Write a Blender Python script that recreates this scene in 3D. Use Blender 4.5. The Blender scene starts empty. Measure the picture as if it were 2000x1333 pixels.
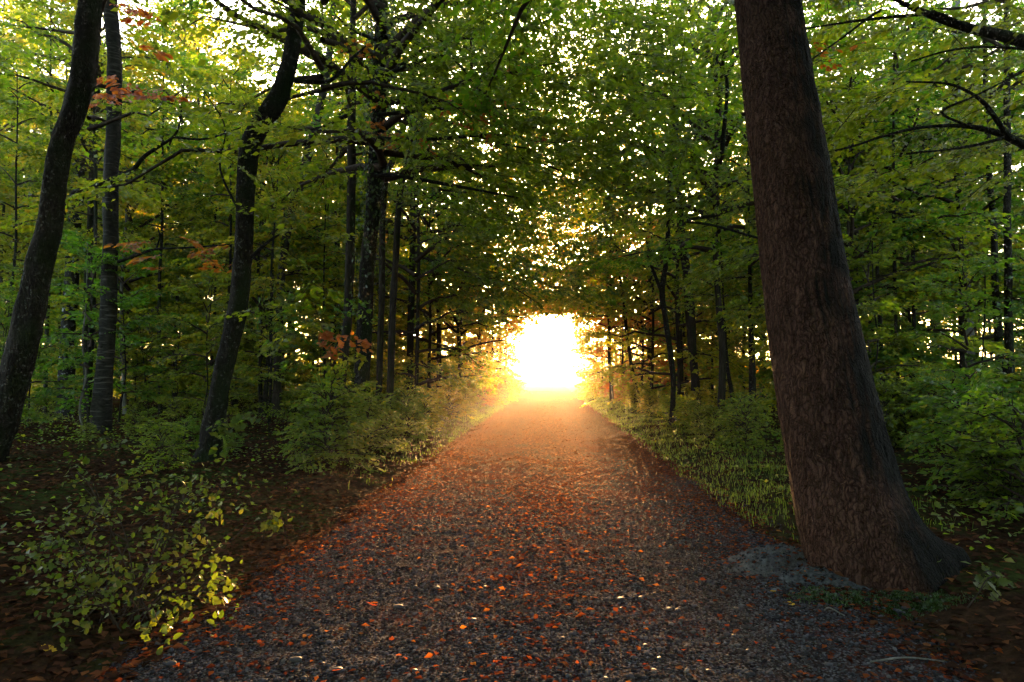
import bpy, math, random
import numpy as np
from mathutils import Vector, Matrix, Euler

SC = bpy.context.scene
COL = SC.collection
R = math.radians
rng = np.random.default_rng(11)
random.seed(11)

# ------------------------------------------------------------------ camera
F = 24 / 36 * 2000.0
CAM = Vector((0.0, 0.0, 1.5))
PITCH = math.atan((737 - 666.5) / F)
YAW = math.atan(75 / F)
cd = bpy.data.cameras.new("camera")
cd.lens = 24
cd.sensor_width = 36
cd.clip_start = 0.05
cd.clip_end = 3000
cam = bpy.data.objects.new("camera", cd)
cam.location = CAM
cam.rotation_euler = (math.pi / 2 + PITCH, 0, YAW)
COL.objects.link(cam)
SC.camera = cam
ROT = np.array(cam.rotation_euler.to_matrix())

# ------------------------------------------------------------------ sky and sun
SUN_EL, SUN_AZ = R(5.8), R(0.7)          # low over the field, straight down the track
world = bpy.data.worlds.new("World")
SC.world = world
world.use_nodes = True
wn = world.node_tree.nodes
wn.clear()
sky = wn.new("ShaderNodeTexSky")
sky.sky_type = 'NISHITA'
sky.sun_disc = False
sky.sun_elevation = SUN_EL
sky.sun_rotation = SUN_AZ
sky.altitude = 300
sky.air_density = 0.8
sky.dust_density = 5.0
sky.ozone_density = 0.3
wb = wn.new("ShaderNodeBackground")
wb.inputs[1].default_value = 0.15
wo = wn.new("ShaderNodeOutputWorld")
world.node_tree.links.new(sky.outputs[0], wb.inputs[0])
world.node_tree.links.new(wb.outputs[0], wo.inputs[0])

sd = bpy.data.lights.new("sun", 'SUN')
sd.energy = 3.6
sd.angle = R(0.5)
sd.color = (1.0, 0.53, 0.20)
sun = bpy.data.objects.new("sun", sd)
sdir = Vector((math.sin(SUN_AZ) * math.cos(SUN_EL), math.cos(SUN_AZ) * math.cos(SUN_EL), math.sin(SUN_EL)))
sun.rotation_euler = (-sdir).to_track_quat('-Z', 'Y').to_euler()
sun.location = (0, 60, 30)
COL.objects.link(sun)

SC.view_settings.view_transform = 'Standard'
SC.view_settings.look = 'None'
SC.view_settings.gamma = 1.0
SC.view_settings.use_curve_mapping = False
SC.view_settings.exposure = 4.75
HAZE_DENSITY = 0.00042
HAZE_G = 0.70

SC.render.engine = 'CYCLES'
cy = SC.cycles
cy.use_denoising = True
try:
    cy.denoiser = 'OPENIMAGEDENOISE'
    cy.denoising_input_passes = 'RGB_ALBEDO_NORMAL'
    cy.denoising_prefilter = 'ACCURATE'
except Exception:
    pass
cy.max_bounces = 7
cy.diffuse_bounces = 4
cy.glossy_bounces = 2
cy.transmission_bounces = 5
cy.transparent_max_bounces = 4
cy.volume_bounces = 0
cy.sample_clamp_indirect = 6.0
cy.use_adaptive_sampling = True
cy.adaptive_threshold = 0.012
cy.caustics_reflective = False
cy.caustics_refractive = False


# ------------------------------------------------------------------ helpers
def ray(px, py):
    return ROT @ np.array([(px - 1000.0) / F, -(py - 666.5) / F, -1.0])


def at(px, py, d):
    """A point of the place seen at photo pixel (px, py), d metres along the view axis."""
    return np.array(CAM) + ray(px, py) * d


def gp(px, py, z=0.0):
    v = ray(px, py)
    return np.array(CAM) + v * ((z - CAM.z) / v[2])


def smooth(a, b, x):
    t = np.clip((np.asarray(x, float) - a) / (b - a), 0, 1)
    return t * t * (3 - 2 * t)


def unit(v):
    return v / np.maximum(np.linalg.norm(v, axis=-1, keepdims=True), 1e-9)


_SN = np.random.default_rng(5)
_SW = [(_SN.uniform(-1, 1, 2), _SN.uniform(0, 6.28)) for _ in range(24)]


def wav(x, y, f, k=6, off=0):
    """smooth pseudo noise in about -1..1"""
    s = 0
    for i in range(k):
        (a, b), p = _SW[(i + off) % 24]
        s = s + np.sin((a * x + b * y) * f * (1 + 0.35 * i) * 2.2 + p)
    return s / k * 1.4


_HG = np.random.default_rng(9).uniform(-1, 1, (256, 256))


def vnoise(u, v):
    """value noise, periodic over 256 in both"""
    iu, iv = np.floor(u).astype(int), np.floor(v).astype(int)
    fu, fv = u - iu, v - iv
    fu, fv = fu * fu * (3 - 2 * fu), fv * fv * (3 - 2 * fv)
    g = lambda a, b: _HG[a % 256, b % 256]
    return (g(iu, iv) * (1 - fu) + g(iu + 1, iv) * fu) * (1 - fv) + (g(iu, iv + 1) * (1 - fu) + g(iu + 1, iv + 1) * fu) * fv


PCX = -0.07          # centre line of the track


def path_edge(x, y):
    return np.abs(x - PCX) + 0.16 * wav(x * 0.2, y, 1.1, 5) + 0.07 * wav(x, y, 4.0, 5, 7)


def ground_z(x, y):
    x = np.asarray(x, float); y = np.asarray(y, float)
    a = smooth(2.0, 3.1, path_edge(x, y))
    wood = smooth(84, 72, y)
    h = a * (0.09 + 0.07 * wav(x, y, 0.8, 6) + 0.035 * wav(x, y, 2.6, 6, 9)) * wood
    h = h + 0.22 * smooth(-3.5, -8, x) * wood + 0.12 * smooth(4, 8, x) * wood
    h = h - 0.06 * (1 - a)
    m = np.exp(-(((x - 2.35) / 0.75) ** 2 + ((y - 5.35) / 0.7) ** 2))
    return h + 0.02 * m


def path_z(x, y):
    e = path_edge(x, y)
    rut = 0.018 * np.exp(-((np.abs(x - PCX) - 0.95) / 0.28) ** 2)
    return 0.02 - 0.015 * (np.abs(x - PCX) / 2.1) ** 2 - rut - 0.10 * smooth(1.95, 2.6, e) + 0.006 * wav(x, y, 5, 6, 3)


def mound_rel(q, x, y):
    """relative radius (0 centre, 1 rim) inside a mound"""
    cx, cy, rx, ry, h, rot, k = q
    dx, dy = x - cx, y - cy
    u, v = (dx * math.cos(rot) + dy * math.sin(rot)) / rx, (-dx * math.sin(rot) + dy * math.cos(rot)) / ry
    a = np.arctan2(v, u)
    return np.hypot(u, v) / (1 + 0.10 * np.sin(2 * a + 1) + 0.08 * np.sin(5 * a + k))


_c1, _c2, _c3 = gp(1500, 1085, 0.05), gp(1640, 1120, 0.03), gp(1715, 1165, 0.03)
MOUNDS = [(_c1[0] + .12, _c1[1] - .1, 0.66, 0.44, 0.14, 0.2, 1), (_c2[0], _c2[1] - .05, 0.62, 0.42, 0.11, -0.3, 2), (_c3[0], _c3[1], 0.60, 0.32, 0.07, -0.1, 3)]


def base_z(x, y):
    return np.maximum(ground_z(x, y), path_z(x, y))


def mound_z(q, x, y):
    u = mound_rel(q, x, y)
    return base_z(x, y) - 0.02 + q[4] * (1 - smooth(0.1, 1.0, u)) * (1 + 0.25 * wav(x, y, 4, 6, 5)) + (0.014 * wav(x, y, 14, 6, 2) + 0.008 * wav(x, y, 31, 6, 8)) * (u < 1)


def surf_z(x, y):
    x = np.asarray(x, float); y = np.asarray(y, float)
    z = base_z(x, y)
    for q in MOUNDS:
        z = np.where(mound_rel(q, x, y) < 1, np.maximum(z, mound_z(q, x, y)), z)
    return z


def make_mesh(name, verts, polys, mats=(), midx=None, attr=None, shade=False):
    """polys: list of (M,k) int arrays. midx / attr: list of arrays, one per polys entry"""
    me = bpy.data.meshes.new(name)
    verts = np.asarray(verts, np.float32)
    me.vertices.add(len(verts))
    me.vertices.foreach_set("co", verts.ravel())
    loops = np.concatenate([np.asarray(p, np.int32).ravel() for p in polys])
    tot = np.concatenate([np.full(len(p), np.asarray(p).shape[1], np.int32) for p in polys])
    start = np.concatenate([[0], np.cumsum(tot)[:-1]]).astype(np.int32)
    me.loops.add(len(loops))
    me.loops.foreach_set("vertex_index", loops)
    me.polygons.add(len(tot))
    me.polygons.foreach_set("loop_start", start)
    if midx is not None:
        me.polygons.foreach_set("material_index", np.concatenate(midx).astype(np.int32))
    me.update(calc_edges=True)
    if attr is not None:
        a = me.attributes.new("leaf_rand", 'FLOAT', 'FACE')
        a.data.foreach_set("value", np.concatenate(attr).astype(np.float32))
    if shade:
        me.polygons.foreach_set("use_smooth", np.ones(len(tot), bool))
    for m in mats:
        me.materials.append(m)
    return me


def link(name, data, parent=None, loc=None, rot=None):
    o = bpy.data.objects.new(name, data)
    COL.objects.link(o)
    if parent is not None:
        o.parent = parent
    if loc is not None:
        o.location = loc
    if rot is not None:
        o.rotation_euler = rot
    return o


def tag(o, label, cat=None, group=None, kind=None):
    if label:
        o["label"] = label
    if cat:
        o["category"] = cat
    if group:
        o["group"] = group
    if kind:
        o["kind"] = kind
    return o


def thing(name, label, cat, loc, rz=0.0, group=None):
    o = link(name, None, None, [float(c) for c in loc], (0, 0, rz))
    return tag(o, label, cat, group)


def copy_tree(o, parent=None):
    c = o.copy()
    COL.objects.link(c)
    if parent is not None:
        c.parent = parent
    for ch in list(o.children):
        copy_tree(ch, c)
    return c


def resample(P, n):
    """Catmull-Rom through rows of P (any number of columns), n samples"""
    P = np.asarray(P, float)
    Q = np.vstack([2 * P[0] - P[1], P, 2 * P[-1] - P[-2]])
    seg = np.linalg.norm(np.diff(P[:, :3], axis=0), axis=1)
    cum = np.concatenate([[0], np.cumsum(seg)])
    t = np.linspace(0, cum[-1], n)
    i = np.clip(np.searchsorted(cum, t, side='right') - 1, 0, len(P) - 2)
    u = ((t - cum[i]) / np.maximum(seg[i], 1e-9))[:, None]
    a, b, c, d = Q[i], Q[i + 1], Q[i + 2], Q[i + 3]
    return 0.5 * ((2 * b) + (c - a) * u + (2 * a - 5 * b + 4 * c - d) * u ** 2 + (3 * b - a - 3 * c + d) * u ** 3)


def tube(P, rad, n=6, disp=None, cap=True):
    """tube along P (K,3); disp(angle, length) gives a relative radius change"""
    P = np.asarray(P, float); K = len(P)
    rad = np.broadcast_to(np.asarray(rad, float), (K,))
    T = unit(np.gradient(P, axis=0))
    ref = np.array([0.0, 1.0, 0.0]) if abs(T[:, 2]).mean() > 0.6 else np.array([0.0, 0.0, 1.0])
    A = unit(np.cross(ref, T)); B = np.cross(T, A)
    th = np.arange(n) / n * 2 * math.pi
    L = np.concatenate([[0], np.cumsum(np.linalg.norm(np.diff(P, axis=0), axis=1))])
    rr = rad[:, None] * np.ones((1, n))
    if disp is not None:
        rr = rr * (1 + disp(th[None, :], L[:, None]))
    V = P[:, None, :] + rr[..., None] * (np.cos(th)[None, :, None] * A[:, None, :] + np.sin(th)[None, :, None] * B[:, None, :])
    V = V.reshape(-1, 3)
    i = np.arange(K - 1)[:, None] * n; j = np.arange(n)[None, :]; j2 = (j + 1) % n
    Q = np.stack([i + j, i + j2, i + n + j2, i + n + j], -1).reshape(-1, 4)
    if cap:
        V = np.vstack([V, P[-1] + T[-1] * rad[-1] * 0.5])
        k = (K - 1) * n
        tri = np.stack([k + np.arange(n), k + (np.arange(n) + 1) % n, np.full(n, len(V) - 1)], -1)
        return V, Q, tri
    return V, Q, np.zeros((0, 3), int)


class Parts:
    """collects shapes for ONE mesh"""
    def __init__(s):
        s.V = []; s.P = []; s.M = []; s.A = []; s.n = 0

    def add(s, V, polys, m=0, a=None):
        s.V.append(np.asarray(V, np.float32))
        for p in polys:
            if len(p):
                s.P.append(np.asarray(p, np.int64) + s.n)
                s.M.append(np.full(len(p), m))
                s.A.append(np.full(len(p), 0.5) if a is None else a)
        s.n += len(V)

    def tube(s, P, rad, n=6, m=0, disp=None):
        V, Q, T = tube(P, rad, n, disp)
        s.add(V, [Q, T], m)

    def mesh(s, name, mats, shade=True, attr=False):
        return make_mesh(name, np.concatenate(s.V), s.P, mats, s.M, s.A if attr else None, shade)


# ------------------------------------------------------------------ materials
def new_mat(name):
    m = bpy.data.materials.new(name)
    m.use_nodes = True
    nt = m.node_tree
    nt.nodes.clear()
    out = nt.nodes.new("ShaderNodeOutputMaterial")
    return m, nt, out


def N(nt, typ, **kw):
    n = nt.nodes.new("ShaderNode" + typ)
    for k, v in kw.items():
        if k.startswith("i_"):
            key = k[2:]
            n.inputs[int(key) if key.isdigit() else key.replace("_", " ")].default_value = v
        else:
            setattr(n, k, v)
    return n


def ramp(nt, fac, stops, interp='LINEAR'):
    r = N(nt, "ValToRGB")
    cr = r.color_ramp
    cr.interpolation = interp
    while len(cr.elements) < len(stops):
        cr.elements.new(0.5)
    for e, (p, c) in zip(cr.elements, stops):
        e.position = p
        e.color = (*c, 1)
    nt.links.new(fac, r.inputs[0])
    return r.outputs[0]


def leaf_mat(name, stops, tr_stops, trans=0.55, rough=0.5, hue=0.035, spec=0.35):
    m, nt, out = new_mat(name)
    L = nt.links.new
    at_ = N(nt, "Attribute", attribute_name="leaf_rand")
    oi = N(nt, "ObjectInfo")
    def shifted(st):
        c = ramp(nt, at_.outputs["Fac"], st)
        h = N(nt, "HueSaturation")
        mr = N(nt, "MapRange", i_3=0.5 - hue, i_4=0.5 + hue)
        L(oi.outputs["Random"], mr.inputs[0])
        L(mr.outputs[0], h.inputs["Hue"])
        L(c, h.inputs["Color"])
        return h.outputs[0]
    p = N(nt, "BsdfPrincipled", i_Roughness=rough)
    p.inputs["Specular IOR Level"].default_value = spec
    L(shifted(stops), p.inputs["Base Color"])
    t = N(nt, "BsdfTranslucent")
    L(shifted(tr_stops), t.inputs["Color"])
    mx = N(nt, "MixShader", i_0=trans)
    L(p.outputs[0], mx.inputs[1]); L(t.outputs[0], mx.inputs[2])
    L(mx.outputs[0], out.inputs[0])
    return m


def bark_mat(name, c0, c1, c2, vscale=(9, 9, 1.6), bump=0.5, spots=None, bands=None, moss=None, spot_scale=16, spot_cut=0.62, plates=None):
    m, nt, out = new_mat(name)
    L = nt.links.new
    tc = N(nt, "TexCoord")
    mp = N(nt, "Mapping"); mp.inputs["Scale"].default_value = vscale
    L(tc.outputs["Object"], mp.inputs[0])
    n1 = N(nt, "TexNoise", i_Scale=3.0, i_Detail=8.0, i_Roughness=0.65, i_Distortion=0.4)
    L(mp.outputs[0], n1.inputs["Vector"])
    n2 = N(nt, "TexNoise", i_Scale=1.7, i_Detail=4.0)
    L(tc.outputs["Object"], n2.inputs["Vector"])
    c = ramp(nt, n1.outputs[0], [(0.34, c0), (0.52, c1), (0.72, c2)])
    def mixc(fac, a, b):
        x = N(nt, "Mix", data_type='RGBA')
        L(fac, x.inputs[0])
        L(a, x.inputs[6])
        if isinstance(b, tuple):
            x.inputs[7].default_value = (*b, 1)
        else:
            L(b, x.inputs[7])
        return x.outputs[2]
    c = mixc(ramp(nt, n2.outputs[0], [(0.42, (0, 0, 0)), (0.7, (0.55, 0.55, 0.55))]), c, c0)
    crack = None
    if plates:                    # (scale, height squeeze): plates of bark parted by dark cracks
        mpv = N(nt, "Mapping"); mpv.inputs["Scale"].default_value = (plates[0], plates[0], plates[0] * plates[1])
        wob_ = N(nt, "VectorMath", operation='MULTIPLY_ADD')
        nw = N(nt, "TexNoise", i_Scale=7.0, i_Detail=5.0)
        L(tc.outputs["Object"], nw.inputs["Vector"])
        L(nw.outputs["Color"], wob_.inputs[0]); wob_.inputs[1].default_value = (0.16, 0.16, 0.16)
        L(tc.outputs["Object"], wob_.inputs[2])
        L(wob_.outputs[0], mpv.inputs[0])
        vo = N(nt, "TexVoronoi", feature='DISTANCE_TO_EDGE', i_Scale=1.0)
        L(mpv.outputs[0], vo.inputs["Vector"])
        crack = ramp(nt, vo.outputs["Distance"], [(0.0, (0.75, 0.75, 0.75)), (0.08, (0.4, 0.4, 0.4)), (0.24, (0, 0, 0))])
        vc = N(nt, "TexVoronoi", i_Scale=1.0)
        L(mpv.outputs[0], vc.inputs["Vector"])
        c = mixc(ramp(nt, vc.outputs["Color"], [(0.3, (0, 0, 0)), (0.9, (0.35, 0.35, 0.35))]), c, c2)
        c = mixc(crack, c, c0)
    if spots:
        ns = N(nt, "TexNoise", i_Scale=float(spot_scale), i_Detail=5.0, i_Roughness=0.6)
        L(tc.outputs["Object"], ns.inputs["Vector"])
        c = mixc(ramp(nt, ns.outputs[0], [(spot_cut, (0, 0, 0)), (spot_cut + 0.05, (0.8, 0.8, 0.8))]), c, spots)
    if bands:
        mb = N(nt, "Mapping"); mb.inputs["Scale"].default_value = (1.2, 1.2, 16)
        L(tc.outputs["Object"], mb.inputs[0])
        nb = N(nt, "TexNoise", i_Scale=2.2, i_Detail=3.0, i_Distortion=0.3)
        L(mb.outputs[0], nb.inputs["Vector"])
        c = mixc(ramp(nt, nb.outputs[0], [(0.58, (0, 0, 0)), (0.66, (0.7, 0.7, 0.7))]), c, bands)
    if moss:                      # (colour, direction, where it begins, noise scale); painted shade on the great trunk
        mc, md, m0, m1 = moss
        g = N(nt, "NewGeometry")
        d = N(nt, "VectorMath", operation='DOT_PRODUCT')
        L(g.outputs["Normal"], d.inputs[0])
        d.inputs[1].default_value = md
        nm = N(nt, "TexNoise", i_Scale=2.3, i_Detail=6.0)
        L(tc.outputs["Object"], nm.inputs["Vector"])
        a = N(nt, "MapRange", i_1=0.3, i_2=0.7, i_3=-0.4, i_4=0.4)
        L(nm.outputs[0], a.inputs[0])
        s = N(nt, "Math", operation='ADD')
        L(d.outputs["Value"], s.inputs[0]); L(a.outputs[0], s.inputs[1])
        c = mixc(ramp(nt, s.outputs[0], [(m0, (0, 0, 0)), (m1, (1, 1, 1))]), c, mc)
    p = N(nt, "BsdfPrincipled", i_Roughness=0.85)
    p.inputs["Specular IOR Level"].default_value = 0.04
    L(c, p.inputs["Base Color"])
    b = N(nt, "Bump", i_Strength=bump, i_Distance=0.03)
    hgt = n1.outputs[0]
    if crack is not None:
        sb = N(nt, "Math", operation='SUBTRACT')
        L(n1.outputs[0], sb.inputs[0]); L(crack, sb.inputs[1])
        hgt = sb.outputs[0]
    L(hgt, b.inputs["Height"])
    L(b.outputs[0], p.inputs["Normal"])
    L(p.outputs[0], out.inputs[0])
    return m


GREEN = [(0.0, (0.020, 0.044, 0.003)), (0.6, (0.046, 0.082, 0.005)), (1.0, (0.090, 0.116, 0.007))]
GREEN_T = [(0.0, (0.10, 0.19, 0.005)), (0.6, (0.20, 0.31, 0.007)), (1.0, (0.34, 0.40, 0.010))]
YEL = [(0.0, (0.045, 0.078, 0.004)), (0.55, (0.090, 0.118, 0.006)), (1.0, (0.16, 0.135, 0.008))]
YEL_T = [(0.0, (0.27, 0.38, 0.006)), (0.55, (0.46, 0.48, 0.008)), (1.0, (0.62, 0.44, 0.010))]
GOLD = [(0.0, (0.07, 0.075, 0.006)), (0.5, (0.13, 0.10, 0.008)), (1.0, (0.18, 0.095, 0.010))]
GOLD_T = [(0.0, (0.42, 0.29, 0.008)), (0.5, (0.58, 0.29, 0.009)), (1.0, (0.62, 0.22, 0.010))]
RUST = [(0.0, (0.11, 0.030, 0.008)), (0.5, (0.20, 0.060, 0.010)), (1.0, (0.28, 0.105, 0.013))]
RUST_T = [(0.0, (0.40, 0.09, 0.008)), (0.5, (0.60, 0.17, 0.010)), (1.0, (0.70, 0.28, 0.014))]
M_GREEN = leaf_mat("green leaf", GREEN, GREEN_T)
M_YEL = leaf_mat("yellow green leaf", YEL, YEL_T)
M_GOLD = leaf_mat("golden leaf", GOLD, GOLD_T)  # golden glow round the opening, put into the leaf colour
M_RUST = leaf_mat("rust leaf", RUST, RUST_T, hue=0.012)
M_IVY = leaf_mat("ivy leaf", [(0, (0.010, 0.026, 0.008)), (1, (0.03, 0.055, 0.014))], [(0, (0.02, 0.06, 0.008)), (1, (0.06, 0.12, 0.01))], 0.3, 0.4)
M_SHRUB = leaf_mat("shrub leaf", [(0, (0.026, 0.055, 0.005)), (0.7, (0.060, 0.100, 0.008)), (1, (0.13, 0.125, 0.010))],
                   [(0, (0.12, 0.24, 0.008)), (0.7, (0.24, 0.34, 0.010)), (1, (0.42, 0.36, 0.015))], 0.5, 0.45, 0.02)
M_GRASS = leaf_mat("grass blade", [(0, (0.034, 0.062, 0.004)), (0.7, (0.078, 0.112, 0.006)), (1, (0.14, 0.13, 0.012))],
                   [(0, (0.12, 0.22, 0.006)), (0.7, (0.24, 0.34, 0.008)), (1, (0.36, 0.34, 0.02))], 0.45, 0.5, 0.01)
M_LITTER = leaf_mat("fallen leaf", [(0, (0.014, 0.0055, 0.004)), (0.35, (0.036, 0.0105, 0.0055)), (0.75, (0.085, 0.019, 0.0075)),
                                    (0.93, (0.105, 0.026, 0.009)), (1, (0.15, 0.055, 0.011))],
                    [(0, (0.05, 0.02, 0.008)), (0.5, (0.25, 0.06, 0.015)), (1, (0.5, 0.2, 0.02))], 0.22, 0.8, 0.008, 0.0)
M_MAST = leaf_mat("brown fallen leaf litter", [(0, (0.010, 0.006, 0.004)), (0.5, (0.034, 0.017, 0.010)), (0.85, (0.078, 0.034, 0.016)), (1, (0.16, 0.066, 0.018))],
                  [(0, (0.02, 0.01, 0.005)), (0.5, (0.06, 0.025, 0.01)), (1, (0.16, 0.06, 0.015))], 0.22, 0.8, 0.008, 0.0)
M_TWIG = bark_mat("twig bark", (0.016, 0.012, 0.009), (0.034, 0.025, 0.018), (0.065, 0.048, 0.034), (6, 6, 6), 0.2)
M_BARK = bark_mat("grey brown bark", (0.0121, 0.0099, 0.0072), (0.0275, 0.0226, 0.0171), (0.0523, 0.0440, 0.0341), spots=(0.0715, 0.0715, 0.0550),
                  spot_cut=0.68, moss=((0.0121, 0.0176, 0.0055), (0.5, -0.5, 0.2), 0.55, 1.0))
M_BARK_DARK = bark_mat("dark mossy bark", (0.006, 0.0055, 0.0045), (0.021, 0.018, 0.014), (0.046, 0.040, 0.032), (11, 11, 3.0), 0.9, plates=(28, 0.25), spots=(0.085, 0.092, 0.078),
                       spot_scale=18, spot_cut=0.60, moss=((0.013, 0.022, 0.007), (0.6, -0.4, 0.3), 0.35, 1.0))
M_BARK_LICHEN = bark_mat("lichen spotted bark", (0.007, 0.007, 0.006), (0.020, 0.019, 0.016), (0.04, 0.038, 0.033), (11, 11, 3.0), 0.8, spots=(0.22, 0.24, 0.23),
                         spot_scale=9, spot_cut=0.585)
M_BARK_BAND = bark_mat("banded smooth bark", (0.008, 0.008, 0.007), (0.020, 0.0195, 0.017), (0.037, 0.036, 0.031), (4, 4, 6), 0.4, bands=(0.085, 0.085, 0.074))
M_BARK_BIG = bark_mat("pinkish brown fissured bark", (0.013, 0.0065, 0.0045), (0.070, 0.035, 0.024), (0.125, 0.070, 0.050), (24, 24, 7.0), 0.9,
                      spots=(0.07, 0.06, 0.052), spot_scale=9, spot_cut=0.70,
                      moss=((0.006, 0.0062, 0.0048), (0.90, -0.42, 0.0), 0.22, 0.80), plates=(30, 0.17))  # the moss argument here paints the trunk's shaded right side darker
M_BARK_PALE = bark_mat("pale grey bark", (0.045, 0.047, 0.040), (0.10, 0.10, 0.085), (0.17, 0.17, 0.145), (5, 5, 2), 0.3)


def ground_mat():
    m, nt, out = new_mat("forest floor")
    L = nt.links.new
    tc = N(nt, "TexCoord")
    n1 = N(nt, "TexNoise", i_Scale=14.0, i_Detail=9.0, i_Roughness=0.7)
    n2 = N(nt, "TexNoise", i_Scale=0.9, i_Detail=5.0)
    L(tc.outputs["Object"], n1.inputs["Vector"]); L(tc.outputs["Object"], n2.inputs["Vector"])
    c1 = ramp(nt, n1.outputs[0], [(0.3, (0.008, 0.006, 0.0045)), (0.5, (0.022, 0.013, 0.008)), (0.7, (0.048, 0.026, 0.014))])
    c2 = ramp(nt, n1.outputs[0], [(0.3, (0.010, 0.014, 0.005)), (0.6, (0.030, 0.042, 0.011)), (0.8, (0.05, 0.06, 0.018))])
    f = ramp(nt, n2.outputs[0], [(0.45, (0, 0, 0)), (0.62, (1, 1, 1))])
    x = N(nt, "Mix", data_type='RGBA')
    L(f, x.inputs[0]); L(c1, x.inputs[6]); L(c2, x.inputs[7])
    p = N(nt, "BsdfPrincipled", i_Roughness=0.95)
    p.inputs["Specular IOR Level"].default_value = 0.0
    L(x.outputs[2], p.inputs["Base Color"])
    b = N(nt, "Bump", i_Strength=0.8, i_Distance=0.04)
    L(n1.outputs[0], b.inputs["Height"]); L(b.outputs[0], p.inputs["Normal"])
    L(p.outputs[0], out.inputs[0])
    return m


def path_mat():
    m, nt, out = new_mat("gravel track")
    L = nt.links.new
    tc = N(nt, "TexCoord")
    v1 = N(nt, "TexVoronoi", i_Scale=62.0, i_Randomness=1.0)
    v2 = N(nt, "TexVoronoi", i_Scale=150.0, i_Randomness=1.0)
    n1 = N(nt, "TexNoise", i_Scale=1.3, i_Detail=6.0, i_Roughness=0.65)
    n2 = N(nt, "TexNoise", i_Scale=24.0, i_Detail=6.0)
    for n in (v1, v2, n1, n2):
        L(tc.outputs["Object"], n.inputs["Vector"])
    st = ramp(nt, v1.outputs["Color"], [(0.1, (0.015, 0.0145, 0.015)), (0.5, (0.037, 0.0365, 0.039)), (0.9, (0.084, 0.085, 0.091))])
    dirt = ramp(nt, n2.outputs[0], [(0.3, (0.007, 0.005, 0.0045)), (0.7, (0.024, 0.016, 0.014))])
    gap = ramp(nt, v1.outputs["Distance"], [(0.35, (0, 0, 0)), (0.6, (1, 1, 1))])
    x = N(nt, "Mix", data_type='RGBA')
    L(gap, x.inputs[0]); L(st, x.inputs[6]); L(dirt, x.inputs[7])
    # crushed leaf mould trodden into the gravel, thicker down the wooded stretch
    sx = N(nt, "SeparateXYZ"); L(tc.outputs["Object"], sx.inputs[0])
    far = N(nt, "MapRange", i_1=5.0, i_2=24.0, i_3=-0.16, i_4=0.30)
    L(sx.outputs[1], far.inputs[0])
    ad = N(nt, "Math", operation='ADD'); L(n1.outputs[0], ad.inputs[0]); L(far.outputs[0], ad.inputs[1])
    lf = ramp(nt, ad.outputs[0], [(0.36, (0, 0, 0)), (0.62, (0.92, 0.92, 0.92))])
    mould = ramp(nt, v2.outputs["Color"], [(0.1, (0.016, 0.0055, 0.004)), (0.5, (0.052, 0.0135, 0.0075)), (0.9, (0.11, 0.028, 0.014))])
    y = N(nt, "Mix", data_type='RGBA')
    L(lf, y.inputs[0]); L(x.outputs[2], y.inputs[6]); L(mould, y.inputs[7])
    p = N(nt, "BsdfPrincipled", i_Roughness=0.9)
    p.inputs['Specular IOR Level'].default_value = 0.0
    L(y.outputs[2], p.inputs["Base Color"])
    b = N(nt, "Bump", i_Strength=0.5, i_Distance=0.010)
    b.invert = True
    L(v1.outputs["Distance"], b.inputs["Height"]); L(b.outputs[0], p.inputs["Normal"])
    L(p.outputs[0], out.inputs[0])
    return m


def simple_mat(name, c0, c1, scale=8, rough=0.85, bump=0.3):
    m, nt, out = new_mat(name)
    L = nt.links.new
    tc = N(nt, "TexCoord")
    n1 = N(nt, "TexNoise", i_Scale=float(scale), i_Detail=7.0, i_Roughness=0.65)
    L(tc.outputs["Object"], n1.inputs["Vector"])
    p = N(nt, "BsdfPrincipled", i_Roughness=rough)
    p.inputs["Specular IOR Level"].default_value = 0.03
    L(ramp(nt, n1.outputs[0], [(0.33, c0), (0.68, c1)]), p.inputs["Base Color"])
    b = N(nt, "Bump", i_Strength=bump, i_Distance=0.02)
    L(n1.outputs[0], b.inputs["Height"]); L(b.outputs[0], p.inputs["Normal"])
    L(p.outputs[0], out.inputs[0])
    return m


def pebble_mat():
    m, nt, out = new_mat("pebble stone")
    L = nt.links.new
    a = N(nt, "Attribute", attribute_name="tone", attribute_type='INSTANCER')
    c = ramp(nt, a.outputs["Fac"], [(0.0, (0.009, 0.0085, 0.0085)), (0.4, (0.024, 0.0238, 0.0255)), (0.75, (0.054, 0.056, 0.063)), (0.9, (0.072, 0.068, 0.066)), (1.0, (0.10, 0.112, 0.13))])
    p = N(nt, "BsdfPrincipled", i_Roughness=0.75)
    p.inputs['Specular IOR Level'].default_value = 0.0
    L(c, p.inputs["Base Color"])
    L(p.outputs[0], out.inputs[0])
    return m


M_GROUND = ground_mat()
M_PATH = path_mat()
M_FIELD = simple_mat("stubble field", (0.20, 0.17, 0.08), (0.36, 0.31, 0.16), 0.6)
M_PEBBLE = pebble_mat()
M_STONE = simple_mat("pale stone", (0.02, 0.021, 0.023), (0.055, 0.058, 0.064), 30, 0.6, 0.15)
M_MOUND = simple_mat("grey earth", (0.024, 0.026, 0.027), (0.078, 0.083, 0.086), 30, 0.9, 0.9)
M_WOOD = simple_mat("rotten wood", (0.015, 0.012, 0.009), (0.05, 0.038, 0.028), 12, 0.9, 0.6)

# ------------------------------------------------------------------ setting: ground, track, field, haze
def grid_mesh(name, xs, ys, zf, mat):
    X, Y = np.meshgrid(xs, ys)
    Z = zf(X, Y)
    V = np.stack([X, Y, Z], -1).reshape(-1, 3)
    nx, ny = len(xs), len(ys)
    i = np.arange(ny - 1)[:, None] * nx; j = np.arange(nx - 1)[None, :]
    Q = np.stack([i + j, i + j + 1, i + nx + j + 1, i + nx + j], -1).reshape(-1, 4)
    return make_mesh(name, V, [Q], [mat], shade=True)


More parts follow.
